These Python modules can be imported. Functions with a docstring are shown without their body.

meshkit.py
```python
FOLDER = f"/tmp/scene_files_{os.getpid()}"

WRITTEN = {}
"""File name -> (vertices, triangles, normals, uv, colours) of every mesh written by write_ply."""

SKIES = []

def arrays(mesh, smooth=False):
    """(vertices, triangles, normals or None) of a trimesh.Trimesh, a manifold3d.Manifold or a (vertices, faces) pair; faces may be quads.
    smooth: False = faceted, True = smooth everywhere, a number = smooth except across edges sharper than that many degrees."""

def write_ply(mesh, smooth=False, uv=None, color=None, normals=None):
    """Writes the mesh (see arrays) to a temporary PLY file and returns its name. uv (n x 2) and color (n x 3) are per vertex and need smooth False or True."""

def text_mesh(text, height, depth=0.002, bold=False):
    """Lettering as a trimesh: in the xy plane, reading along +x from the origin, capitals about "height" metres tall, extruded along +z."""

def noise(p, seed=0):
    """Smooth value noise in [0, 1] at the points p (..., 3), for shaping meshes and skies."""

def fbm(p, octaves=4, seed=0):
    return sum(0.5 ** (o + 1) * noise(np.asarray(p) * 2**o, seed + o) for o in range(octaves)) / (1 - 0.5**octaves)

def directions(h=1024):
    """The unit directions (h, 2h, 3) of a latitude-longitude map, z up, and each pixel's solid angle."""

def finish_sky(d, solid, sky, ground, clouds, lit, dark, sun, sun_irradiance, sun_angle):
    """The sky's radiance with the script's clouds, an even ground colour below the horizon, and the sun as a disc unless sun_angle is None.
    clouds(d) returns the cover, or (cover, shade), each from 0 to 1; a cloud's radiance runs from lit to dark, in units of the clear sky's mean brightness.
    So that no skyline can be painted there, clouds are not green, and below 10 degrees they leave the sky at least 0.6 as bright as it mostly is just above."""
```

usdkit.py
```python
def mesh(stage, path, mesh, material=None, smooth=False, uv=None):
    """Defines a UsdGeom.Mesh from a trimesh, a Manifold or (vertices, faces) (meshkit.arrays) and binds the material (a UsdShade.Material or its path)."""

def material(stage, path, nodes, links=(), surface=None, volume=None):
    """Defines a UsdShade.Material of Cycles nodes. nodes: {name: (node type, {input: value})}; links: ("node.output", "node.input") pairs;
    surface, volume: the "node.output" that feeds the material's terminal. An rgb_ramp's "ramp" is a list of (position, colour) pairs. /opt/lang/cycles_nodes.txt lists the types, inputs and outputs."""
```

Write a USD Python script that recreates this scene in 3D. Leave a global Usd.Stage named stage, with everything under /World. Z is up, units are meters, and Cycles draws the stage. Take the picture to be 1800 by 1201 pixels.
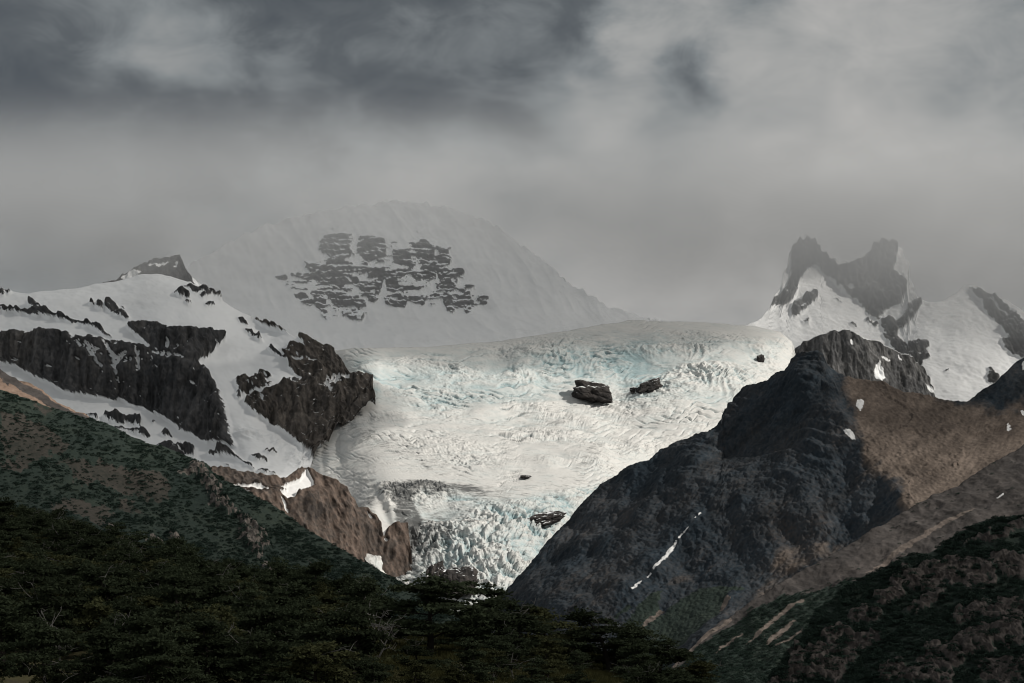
import math, random
import numpy as np
from scipy.sparse import coo_matrix
from scipy.sparse.linalg import spsolve
from scipy.ndimage import map_coordinates, gaussian_filter
from scipy.interpolate import RBFInterpolator
import usdkit
from pxr import Usd, UsdGeom, UsdLux, UsdShade, Gf, Sdf, Vt

stage = Usd.Stage.CreateInMemory()
UsdGeom.SetStageUpAxis(stage, 'Z')
UsdGeom.Xform.Define(stage, '/World')
LOOKS = '/World/Looks'
UsdGeom.Scope.Define(stage, LOOKS)
rng = np.random.default_rng(7)
random.seed(7)

# ---------------------------------------------------------------- camera
FOCAL, PITCH = 70.0, math.radians(8.12)
cam = UsdGeom.Camera.Define(stage, '/World/camera')
cam.CreateFocalLengthAttr(FOCAL)
cam.CreateHorizontalApertureAttr(36.0)
cam.CreateClippingRangeAttr(Gf.Vec2f(1.0, 100000.0))
UsdGeom.Xformable(cam).AddRotateXOp().Set(90 + math.degrees(PITCH))
cam.CreateExposureAttr(0.12)
K = 36.0 / FOCAL / 1800.0
FWD = np.array([0, math.cos(PITCH), math.sin(PITCH)])
UPV = np.array([0, -math.sin(PITCH), math.cos(PITCH)])


def pt(px, py, d):
    """The point of the place seen at a position of the 1800 x 1201 photograph, d metres deep."""
    px, py, d = np.broadcast_arrays(np.asarray(px, float), np.asarray(py, float), np.asarray(d, float))
    a, b = (px - 900) * K, -(py - 600.5) * K
    return d[..., None] * (FWD + a[..., None] * np.array([1.0, 0, 0]) + b[..., None] * UPV)


def pix(p):
    p = np.asarray(p, float)
    t = p @ FWD
    return 900 + p[..., 0] / t / K, 600.5 - (p @ UPV) / t / K, t


# ---------------------------------------------------------------- sky and sun
SUN = np.array([0.74, -0.33, 0.56]); SUN /= np.linalg.norm(SUN)
SUN_EL, SUN_ROT = math.asin(SUN[2]), math.atan2(SUN[0], SUN[1])
SKY_STRENGTH = 0.10


def M(name, nodes, links, surface=None, volume=None):
    return usdkit.material(stage, f'{LOOKS}/{name}', nodes, links, surface=surface, volume=volume)


def sky_dir(px, py):
    v = pt(px, py, 1.0)
    return v / np.linalg.norm(v)


def make_sky():
    # an overcast sky: grey cloud from noise over a clear sky, with the larger dark and pale masses of the day
    n = {'tc': ('texture_coordinate', {}),
         'sky': ('sky_texture', {'sky_type': 'single_scattering', 'sun_disc': False, 'sun_elevation': SUN_EL, 'sun_rotation': SUN_ROT, 'altitude': 900.0}),
         'map': ('mapping', {'scale': (9.0, 9.0, 15.0), 'location': (3.1, 0.7, 1.3)}),
         'n1': ('noise_texture', {'scale': 0.9, 'detail': 3.0, 'roughness': 0.45, 'distortion': 0.35}),
         'n2': ('noise_texture', {'scale': 2.6, 'detail': 6.0, 'roughness': 0.56, 'distortion': 0.5}),
         'wn': ('noise_texture', {'scale': 2.6, 'detail': 5.0, 'roughness': 0.5}),
         'wsub': ('vector_math', {'math_type': 'subtract', 'vector2': (0.5, 0.5, 0.5)}),
         'wsc': ('vector_math', {'math_type': 'scale', 'scale': 0.055}),
         'wadd': ('vector_math', {'math_type': 'add'}),
         'mixn': ('mix_float', {'fac': 0.5}),
         'cl': ('map_range', {'from_min': 0.3, 'from_max': 0.7, 'to_min': 0.26, 'to_max': 0.66}),
         'ramp': ('rgb_ramp', {'ramp': [(0.0, (0.75, 0.86, 0.98)), (0.12, (1.05, 1.17, 1.27)), (0.3, (2.1, 2.28, 2.36)), (0.5, (3.35, 3.4, 3.36)), (0.7, (4.35, 4.28, 4.15)), (1.0, (6.4, 6.28, 6.05))]}),
         'sks': ('mix', {'mix_type': 'multiply', 'fac': 1.0, 'color2': (0.25, 0.25, 0.25)}),
         'mx': ('mix', {'mix_type': 'mix', 'fac': 0.95}),
         'bg': ('background_shader', {'strength': SKY_STRENGTH})}
    l = [('tc.generated', 'map.vector'), ('map.vector', 'n1.vector'), ('map.vector', 'n2.vector'), ('map.vector', 'wn.vector'),
         ('wn.color', 'wsub.vector1'), ('wsub.vector', 'wsc.vector1'), ('tc.generated', 'wadd.vector1'), ('wsc.vector', 'wadd.vector2'),
         ('n1.fac', 'mixn.a'), ('n2.fac', 'mixn.b'), ('mixn.result', 'cl.value')]
    prev = 'cl.result'
    # the larger masses of cloud seen that day: direction (as a position of the photo), reach in px of the photo, how pale they are
    masses = [(-150, -80, 260, .14), (80, 40, 200, .20), (40, 200, 180, .04), (40, 330, 170, .02), (160, 445, 110, .25), (200, 130, 120, .24), (285, 95, 95, .33), (310, 210, 110, .0), (300, 320, 120, .13), (330, 400, 120, .31), (400, 170, 110, .17), (430, 260, 110, .03), (420, -20, 200, .03), (620, 30, 200, .04), (850, 20, 200, .03), (1030, 30, 110, .06),
              (560, 130, 110, .09), (700, 140, 120, .11), (860, 150, 120, .14), (960, 130, 90, .17), (800, 215, 110, .03), (640, 220, 110, .06), (940, 230, 90, .12), (640, 330, 120, .47), (790, 290, 90, .46), (840, 330, 110, .48), (520, 350, 110, .46), (400, 450, 110, .52), (980, 320, 130, .47), (1000, 440, 160, .64), (1200, 480, 150, .68), (700, 430, 160, .62), (1040, 180, 90, .36), (1130, 60, 60, .50), (1110, 95, 40, .50),
              (1185, 110, 60, .20), (1205, 150, 50, .22), (1160, 140, 45, .30), (1240, 60, 90, .53), (1260, 200, 90, .50), (1330, -10, 75, .27), (1300, 130, 90, .53), (1420, 90, 110, .55), (1440, 230, 140, .54), (1560, 60, 120, .54), (1640, 225, 60, .45), (1600, 150, 120, .53), (1720, 60, 110, .42), (1800, 10, 150, .30), (1860, 130, 150, .40), (1760, 240, 130, .50), (1640, 340, 150, .92), (1200, 330, 150, .54), (1420, 400, 160, 1.0), (1800, 400, 180, .82), (1900, -200, 260, .38), (1300, -250, 260, .40), (700, -260, 300, .20), (100, -300, 300, .25)]
    c = np.array([m[:2] for m in masses], float)
    rad = np.array([m[2] for m in masses], float) * 1.75

    def reach(p, q, r):
        t = np.clip(np.linalg.norm(p[:, None] - q[None], axis=-1) / r[None], 0, 1)
        return 1 - t * t * (3 - 2 * t)
    R = reach(c, c, rad)
    amp = np.linalg.solve(R.T @ R + 0.05 * np.eye(len(c)), R.T @ (np.array([m[3] for m in masses]) - 0.45))
    for i, ((x, y), r1, s) in enumerate(zip(c, rad, amp)):
        d = sky_dir(x, y)
        n[f'd{i}'] = ('vector_math', {'math_type': 'distance', 'vector2': tuple(d)})
        n[f'r{i}'] = ('map_range', {'range_type': 'smoothstep', 'from_min': 0.0, 'from_max': r1 * K, 'to_min': float(s), 'to_max': 0.0, 'clamp': True})
        n[f'a{i}'] = ('math', {'math_type': 'add'})
        l += [('wadd.vector', f'd{i}.vector1'), (f'd{i}.value', f'r{i}.value'), (f'r{i}.result', f'a{i}.value1'), (prev, f'a{i}.value2')]
        prev = f'a{i}.value'
    l += [(prev, 'ramp.fac'), ('ramp.color', 'mx.color2'), ('sky.color', 'sks.color1'), ('sks.color', 'mx.color1'), ('mx.color', 'bg.color')]
    m = M('sky', n, l, surface='bg.background')
    dome = UsdLux.DomeLight.Define(stage, '/World/sky')
    UsdShade.MaterialBindingAPI.Apply(dome.GetPrim()).Bind(m)
    return dome.GetPrim()


def tag(prim, label=None, category=None, group=None, kind=None):
    prim = prim.GetPrim() if hasattr(prim, 'GetPrim') else prim
    for k, v in (('label', label), ('category', category), ('group', group), ('kind', kind)):
        if v:
            prim.SetCustomDataByKey(k, v)
    return prim


tag(make_sky(), 'overcast sky with heavy grey cloud, paler on the right', 'sky', kind='structure')
sun = UsdLux.DistantLight.Define(stage, '/World/sun')
sun.CreateIntensityAttr(1.05)
sun.CreateNormalizeAttr(True)
sun.CreateAngleAttr(0.5)
sun.CreateColorAttr(Gf.Vec3f(1.0, 0.945, 0.86))
UsdGeom.Xformable(sun).AddRotateXYZOp().Set(Gf.Vec3f(90 - math.degrees(SUN_EL), 0, 180 - math.degrees(SUN_ROT)))

# ---------------------------------------------------------------- helpers
_used = {}


def numbered(name, parent='/World'):
    k = f'{parent}/{name}'
    n = _used.get(k, 0)
    _used[k] = n + 1
    return k if n == 0 else f'{k}_{n:03d}'


def xform(name, loc=None, rz=None, scale=None, parent='/World'):
    x = UsdGeom.Xform.Define(stage, numbered(name, parent))
    if loc is not None:
        x.AddTranslateOp().Set(Gf.Vec3d(*map(float, loc)))
    if rz is not None:
        x.AddRotateZOp().Set(float(rz))
    if scale is not None:
        x.AddScaleOp().Set(Gf.Vec3f(*map(float, np.broadcast_to(scale, 3))))
    return x.GetPrim()


def put(name, v, f, mat, parent='/World', n=None, attrs=None):
    """ONE mesh; f triangles or quads."""
    path = numbered(name, str(parent.GetPath()) if hasattr(parent, 'GetPath') else parent)
    m = UsdGeom.Mesh.Define(stage, path)
    m.CreatePointsAttr(Vt.Vec3fArray.FromNumpy(np.ascontiguousarray(v, np.float32)))
    f = np.asarray(f)
    m.CreateFaceVertexCountsAttr(Vt.IntArray.FromNumpy(np.full(len(f), f.shape[1], np.int32)))
    m.CreateFaceVertexIndicesAttr(Vt.IntArray.FromNumpy(np.ascontiguousarray(f.ravel(), np.int32)))
    m.CreateSubdivisionSchemeAttr('none')
    if n is not None:
        m.CreateNormalsAttr(Vt.Vec3fArray.FromNumpy(np.ascontiguousarray(n, np.float32)))
        m.SetNormalsInterpolation('vertex')
    for k, a in (attrs or {}).items():
        UsdGeom.PrimvarsAPI(m).CreatePrimvar(k, Sdf.ValueTypeNames.FloatArray, 'vertex').Set(Vt.FloatArray.FromNumpy(np.ascontiguousarray(a, np.float32)))
    UsdShade.MaterialBindingAPI.Apply(m.GetPrim()).Bind(mat)
    return m.GetPrim()


_G = np.random.default_rng(11).normal(size=(512, 3))
_G /= np.linalg.norm(_G, axis=1, keepdims=True)


def gn(p, seed=0):
    """Gradient noise, about -1 to 1."""
    p = np.asarray(p, float)
    i = np.floor(p).astype(np.int64)
    t = p - i
    w = t * t * t * (t * (t * 6 - 15) + 10)
    out = np.zeros(p.shape[:-1])
    for a in (0, 1):
        for b in (0, 1):
            for c in (0, 1):
                h = ((i[..., 0] + a) * 374761393 + (i[..., 1] + b) * 668265263 + (i[..., 2] + c) * 2147483647 + seed * 1446657) & 0xFFFFFFFF
                h = ((h ^ (h >> 13)) * 1274126177) & 0xFFFFFFFF
                g = _G[(h ^ (h >> 16)) & 511]
                d = g[..., 0] * (t[..., 0] - a) + g[..., 1] * (t[..., 1] - b) + g[..., 2] * (t[..., 2] - c)
                out += d * (w[..., 0] if a else 1 - w[..., 0]) * (w[..., 1] if b else 1 - w[..., 1]) * (w[..., 2] if c else 1 - w[..., 2])
    return out * 1.6


def fb(p, octaves=4, seed=0, gain=0.5):
    return sum(gain ** o * gn(np.asarray(p) * 2.03 ** o + 17.3 * o, seed + o) for o in range(octaves))


def ridged(p, octaves=4, seed=0, gain=0.5):
    return sum(gain ** o * (1 - 2 * np.abs(gn(np.asarray(p) * 2.03 ** o + 9.1 * o, seed + o))) for o in range(octaves))


def sc(p, sx, sy, sz):
    return np.asarray(p) / np.array([sx, sy, sz], float)


def inside(poly, x, y):
    """Even-odd test."""
    poly = np.asarray(poly, float)
    out = np.zeros(np.shape(x), bool)
    bx = (x >= poly[:, 0].min()) & (x <= poly[:, 0].max()) & (y >= poly[:, 1].min()) & (y <= poly[:, 1].max())
    if not bx.any():
        return out
    xx, yy = x[bx], y[bx]
    r = np.zeros(len(xx), bool)
    for (x0, y0), (x1, y1) in zip(poly, np.roll(poly, -1, axis=0)):
        if y0 == y1:
            continue
        c = (yy < y0) != (yy < y1)
        r ^= c & (xx < (x1 - x0) * (yy - y0) / (y1 - y0) + x0)
    out[bx] = r
    return out


def zz(points, ox, oy, s):
    return [(ox + x / s, oy + y / s) for x, y in points]


def Z1(*p): return zz(p, 0, 400, 3.0)
def Z2(*p): return zz(p, 300, 400, 3.0)
def Z5(*p): return zz(p, 1350, 400, 3.0)
def Z6(*p): return zz(p, 350, 750, 4.0)
def Z7(*p): return zz(p, 450, 400, 3.83)
def Z8(*p): return zz(p, 1300, 400, 3.6)
def Z9(*p): return zz(p, 1350, 800, 3.0)
def ZA(*p): return zz(p, 0, 640, 4.29)
def ZG(*p): return zz(p, 950, 800, 3.0)
def ZI(*p): return zz(p, 700, 500, 3.0)
def ZL(*p): return zz(p, 600, 800, 3.0)


class Depth:
    """How deep a hillside lies behind each position of the photograph: the surface whose slope (degrees) and facing (degrees, + to the right) come nearest to those given, through the anchors."""

    def __init__(self, box, step, slope, facing, polys=(), anchors=(), blur=1.2, wh=0.35):
        x0, y0, x1, y1 = box
        self.o, self.step = (x0, y0), step
        xs, ys = np.arange(x0, x1 + step, step), np.arange(y0, y1 + step, step)
        X, Y = np.meshgrid(xs.astype(float), ys.astype(float))
        T, F = np.full(X.shape, float(slope)), np.full(X.shape, float(facing))
        for poly, t, f in polys:
            k = inside(poly, X, Y)
            if t is not None:
                T[k] = t
            if f is not None:
                F[k] = f
        T, F = np.radians(gaussian_filter(T, blur)), np.radians(gaussian_filter(F, blur * 1.5))
        g, h = K * step / np.tan(T) / np.cos(F), K * step * np.tan(F)
        ny, nx = X.shape
        idx = np.arange(ny * nx).reshape(ny, nx)
        rows, cols, vals, rhs, r = [], [], [], [], 0

        def eq(i, j, d, w):
            nonlocal r
            k = np.arange(len(i)) + r
            rows.extend([k, k]); cols.extend([i, j]); vals.extend([np.full(len(i), w), np.full(len(i), -w)]); rhs.append(d * w)
            r += len(i)
        eq(idx[:-1].ravel(), idx[1:].ravel(), ((g[:-1] + g[1:]) / 2).ravel(), 1.0)
        eq(idx[:, 1:].ravel(), idx[:, :-1].ravel(), ((h[:, 1:] + h[:, :-1]) / 2).ravel(), wh)
        many = len(anchors) > 1
        for px, py, d in anchors if many else [(x0, y0, 1000.0)]:
            for dj in range(-2, 3):
                for di in range(-2, 3):
                    j, i = int(round((py - y0) / step)) + dj, int(round((px - x0) / step)) + di
                    rows.append(np.array([r])); cols.append(np.array([idx[min(max(j, 0), ny - 1), min(max(i, 0), nx - 1)]])); vals.append(np.array([0.4 if many else 0.05])); rhs.append(np.array([(0.4 if many else 0.05) * math.log(d)]))
                    r += 1
        A = coo_matrix((np.concatenate(vals), (np.concatenate(rows), np.concatenate(cols))), shape=(r, ny * nx)).tocsr()
        self.u = spsolve((A.T @ A).tocsc(), A.T @ np.concatenate(rhs)).reshape(ny, nx)
        if not many:
            px, py, d = anchors[0]
            self.u += math.log(d) - math.log(float(self(px, py)))

    def __call__(self, px, py):
        px, py = np.broadcast_arrays(np.asarray(px, float), np.asarray(py, float))
        at = [np.atleast_1d((py - self.o[1]) / self.step), np.atleast_1d((px - self.o[0]) / self.step)]
        return np.exp(map_coordinates(self.u, at, order=2, mode='nearest')).reshape(px.shape)


def grid_normals(P):
    du, dv = np.gradient(P, axis=1), np.gradient(P, axis=0)
    n = np.cross(dv, du)
    return n / np.maximum(np.linalg.norm(n, axis=-1, keepdims=True), 1e-9)


def line(points, xs):
    p = np.asarray(points, float)
    return np.interp(xs, p[:, 0], p[:, 1])


def relief(name, x0, x1, dx, top, bottom, rows, depth, disp, kinds, mats, back=300.0, parent=None, attrs=None, crag=0.0, seed=0, rough_top=0.0):
    """A hillside as a sheet with its real depths, its crest and the slope behind the crest. kinds(P, X, Y, N) gives a number per point; each number is one part: mats = [(part name, material), ...]."""
    xs = np.arange(x0, x1 + dx, dx)
    t, b = line(top, xs), line(bottom, xs)
    if rough_top:
        t = t + rough_top * fb(np.stack([xs / 14.0, xs * 0, xs * 0 + seed], -1), 4, seed, 0.6)
    b = np.maximum(b, t + 4)
    v = np.linspace(0, 1, rows)[:, None]
    X, Y = np.broadcast_to(xs, (rows, len(xs))).copy(), t + v * (b - t)
    P = pt(X, Y, depth(X, Y))
    N = grid_normals(P)
    N *= np.where((N @ np.array([0, -1.0, 0.35]))[..., None] < 0, -1, 1)
    P = P + disp(P, X, Y, N)
    nb = 5
    away = P[0] * np.array([1, 1, 0]); away /= np.linalg.norm(away, axis=-1, keepdims=True)
    behind = [P[0] + away * back * s + np.array([0, 0, -1.0]) * back * s * (0.35 + 0.6 * s) for s in np.linspace(0, 1, nb + 1)[:0:-1] ** 1.6]
    P = np.concatenate([np.array(behind), P])
    X, Y = np.concatenate([np.repeat(X[:1], nb, 0), X]), np.concatenate([np.repeat(Y[:1], nb, 0), Y])
    N = grid_normals(P)
    N *= np.where(np.median(N[nb + 2:] @ np.array([0, -1.0, 0.35])) < 0, -1, 1)
    kind = kinds(P, X, Y, N)
    ny, nx = X.shape
    a = (np.arange(ny - 1)[:, None] * nx + np.arange(nx - 1)).ravel()
    quads = np.stack([a, a + nx, a + nx + 1, a + 1], -1)
    V, NN = P.reshape(-1, 3), N.reshape(-1, 3)
    extra = attrs(P, X, Y, N) if attrs else {}
    kf = np.asarray(kind, int).ravel()
    tris = np.concatenate([quads[:, [0, 1, 2]], quads[:, [0, 2, 3]]])
    tk = np.sort(kf[tris], axis=1)[:, 1]
    root = xform(name) if parent is None else parent
    for k, (pname, mat) in enumerate(mats):
        f = tris[tk == k]
        if not len(f):
            continue
        u, inv = np.unique(f, return_inverse=True)
        put(pname, V[u], inv.reshape(-1, 3), mat, root, n=NN[u], attrs={q: np.asarray(w).ravel()[u] for q, w in extra.items()})
    return root, (P[nb:], X[nb:], Y[nb:], N[nb:], kind[nb:])

# ---------------------------------------------------------------- materials
def noise_nodes(n, l, key, scale, detail=4.0, rough=0.55, stretch=(1, 1, 1), distortion=0.0, turn=0.0):
    """Adds a noise of the given wavelength in metres, read at the point of the place; its socket is key.fac."""
    if 'geo' not in n:
        n['geo'] = ('geometry', {})
    n[key + 'm'] = ('mapping', {'scale': tuple(1.0 / (scale * s) for s in stretch)})
    n[key] = ('noise_texture', {'scale': 1.0, 'detail': detail, 'roughness': rough, 'distortion': distortion})
    src = 'geo.position'
    if turn:
        n[key + 't'] = ('vector_rotate', {'rotate_type': 'y_axis', 'angle': math.radians(turn)})
        l.append((src, key + 't.vector')); src = key + 't.vector'
    l += [(src, key + 'm.vector'), (key + 'm.vector', key + '.vector')]
    return key + '.fac'


def earth(name, colors, big=80.0, fine=7.0, big_stretch=(1, 1, 1), contrast=(0.32, 0.68), streak=None, streak_amt=0.35, snow=None, snow_noise=(30.0, 0.5), snow_col=(0.78, 0.8, 0.82), snow_stretch=(1, 1, 1), bump=0.6, bump_scale=4.0, rough=0.9, speck=None, turn=0.0, second=None, tint=None):
    """Rock, scree or soil: a ramp of colours over noise of two sizes, streaks, specks of pale stone, snow lying where the ground is flat enough."""
    n, l = {}, []
    a, b = noise_nodes(n, l, 'big', big, 5.0, 0.6, big_stretch, 0.4), noise_nodes(n, l, 'fine', fine, 5.0, 0.65)
    n['mixf'] = ('mix_float', {'fac': 0.45})
    n['mr'] = ('map_range', {'from_min': contrast[0], 'from_max': contrast[1], 'clamp': True})
    n['ramp'] = ('rgb_ramp', {'ramp': [(i / (len(colors) - 1), c) for i, c in enumerate(colors)]})
    l += [(a, 'mixf.a'), (b, 'mixf.b'), ('mixf.result', 'mr.value'), ('mr.result', 'ramp.fac')]
    col = 'ramp.color'
    if second:      # another ground, where the mesh's value of that name is high
        key, colors2, ragged, scale2 = second
        n['ramp2'] = ('rgb_ramp', {'ramp': [(i / (len(colors2) - 1), c) for i, c in enumerate(colors2)]})
        n['at'] = ('attribute', {'attribute': key})
        s = noise_nodes(n, l, 'rag', scale2, 6.0, 0.68, (1, 1, 2.0), 0.3, turn)
        n['atn'] = ('math', {'math_type': 'multiply_add', 'value2': ragged, 'value3': -0.5 * ragged})
        n['ata'] = ('math', {'math_type': 'add'})
        n['atr'] = ('map_range', {'from_min': 0.36, 'from_max': 0.64, 'clamp': True})
        n['mix2'] = ('mix', {'mix_type': 'mix'})
        l += [('mr.result', 'ramp2.fac'), (s, 'atn.value1'), ('atn.value', 'ata.value1'), ('at.fac', 'ata.value2'), ('ata.value', 'atr.value'), ('atr.result', 'mix2.fac'), (col, 'mix2.color1'), ('ramp2.color', 'mix2.color2')]
        col = 'mix2.color'
    if streak:
        s = noise_nodes(n, l, 'streak', 1.0, 4.0, 0.6, streak, 0.0, turn)
        n['smr'] = ('map_range', {'from_min': 0.35, 'from_max': 0.68, 'to_min': 1 - streak_amt, 'to_max': 1 + streak_amt})
        n['smul'] = ('vector_math', {'math_type': 'scale'})
        l += [(s, 'smr.value'), (col, 'smul.vector1'), ('smr.result', 'smul.scale')]
        col = 'smul.vector'
    if speck:
        s = noise_nodes(n, l, 'speck', speck[0], 3.0, 0.7)
        n['spmr'] = ('map_range', {'from_min': speck[1], 'from_max': speck[1] + 0.05, 'clamp': True})
        n['spmix'] = ('mix', {'mix_type': 'mix', 'color2': speck[2]})
        l += [(s, 'spmr.value'), ('spmr.result', 'spmix.fac'), (col, 'spmix.color1')]
        col = 'spmix.color'
    if snow is not None:
        s = noise_nodes(n, l, 'sn', snow_noise[0], 5.0, 0.65, snow_stretch)
        n['sepn'] = ('separate_xyz', {})
        n['snoff'] = ('math', {'math_type': 'multiply_add', 'value2': snow_noise[1], 'value3': -0.5 * snow_noise[1]})
        n['snadd'] = ('math', {'math_type': 'add'})
        n['snmr'] = ('map_range', {'from_min': snow - 0.03, 'from_max': snow + 0.04, 'clamp': True})
        n['snmix'] = ('mix', {'mix_type': 'mix', 'color2': snow_col})
        l += [('geo.normal', 'sepn.vector'), (s, 'snoff.value1'), ('sepn.z', 'snadd.value1'), ('snoff.value', 'snadd.value2'), ('snadd.value', 'snmr.value'), ('snmr.result', 'snmix.fac'), (col, 'snmix.color1')]
        col = 'snmix.color'
    s = noise_nodes(n, l, 'bn', bump_scale, 4.0, 0.7)
    n['bump'] = ('bump', {'strength': bump, 'distance': bump_scale * 0.4})
    n['p'] = ('principled_bsdf', {'roughness': rough, 'specular_ior_level': 0.15})
    l += [(s, 'bump.height'), ('bump.normal', 'p.normal'), (col, 'p.base_color')]
    return M(name, n, l, surface='p.BSDF')


def snow_mat(name, col=(0.80, 0.81, 0.82), dirt=(0.55, 0.55, 0.55)):
    n, l = {}, []
    s = noise_nodes(n, l, 'd', 160.0, 5.0, 0.6, (1.0, 1.0, 0.5))
    n['mr'] = ('map_range', {'from_min': 0.5, 'from_max': 0.8, 'to_max': 0.35, 'clamp': True})
    n['mx'] = ('mix', {'mix_type': 'mix', 'color1': col, 'color2': dirt})
    f = noise_nodes(n, l, 'f', 14.0, 5.0, 0.6)
    n['bump'] = ('bump', {'strength': 0.25, 'distance': 2.0})
    n['p'] = ('principled_bsdf', {'roughness': 0.7, 'specular_ior_level': 0.2})
    l += [(s, 'mr.value'), ('mr.result', 'mx.fac'), ('mx.color', 'p.base_color'), (f, 'bump.height'), ('bump.normal', 'p.normal')]
    return M(name, n, l, surface='p.BSDF')


def ice_mat(name):
    """Glacier ice: white where it is snowed over, blue in the depth of its cracks, dark bands of grit."""
    n, l = {}, []
    n['ab'] = ('attribute', {'attribute': 'blue'})
    n['ad'] = ('attribute', {'attribute': 'dirt'})
    a, b = noise_nodes(n, l, 'n1', 45.0, 7.0, 0.7, (1.6, 1, 0.5), 0.6), noise_nodes(n, l, 'n2', 9.0, 6.0, 0.75, (2.2, 1, 0.8), 0.5)
    n['sb'] = ('math', {'math_type': 'multiply_add', 'value2': 1.3, 'value3': -0.65})
    n['sbb'] = ('math', {'math_type': 'add', 'use_clamp': True})
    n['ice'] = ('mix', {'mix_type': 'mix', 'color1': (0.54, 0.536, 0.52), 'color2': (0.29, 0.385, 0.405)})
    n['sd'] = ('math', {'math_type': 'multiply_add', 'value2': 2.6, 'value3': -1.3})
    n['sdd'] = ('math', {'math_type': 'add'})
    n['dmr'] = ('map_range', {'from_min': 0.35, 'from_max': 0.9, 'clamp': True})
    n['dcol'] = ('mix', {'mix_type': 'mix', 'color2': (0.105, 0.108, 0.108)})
    n['grit'] = ('map_range', {'from_min': 0.56, 'from_max': 0.78, 'to_max': 0.55, 'clamp': True})
    n['gcol'] = ('mix', {'mix_type': 'mix', 'color2': (0.27, 0.285, 0.275)})
    n['bump'] = ('bump', {'strength': 0.5, 'distance': 3.0})
    n['p'] = ('principled_bsdf', {'roughness': 0.6, 'specular_ior_level': 0.25})
    l += [(a, 'sb.value1'), ('ab.fac', 'sbb.value1'), ('sb.value', 'sbb.value2'), ('sbb.value', 'ice.fac'),
          (b, 'sd.value1'), ('ad.fac', 'sdd.value1'), ('sd.value', 'sdd.value2'), ('sdd.value', 'dmr.value'),
          (b, 'grit.value'), ('grit.result', 'gcol.fac'), ('ice.color', 'gcol.color1'),
          ('dmr.result', 'dcol.fac'), ('gcol.color', 'dcol.color1'), ('dcol.color', 'p.base_color'), (b, 'bump.height'), ('bump.normal', 'p.normal')]
    return M(name, n, l, surface='p.BSDF')


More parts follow.
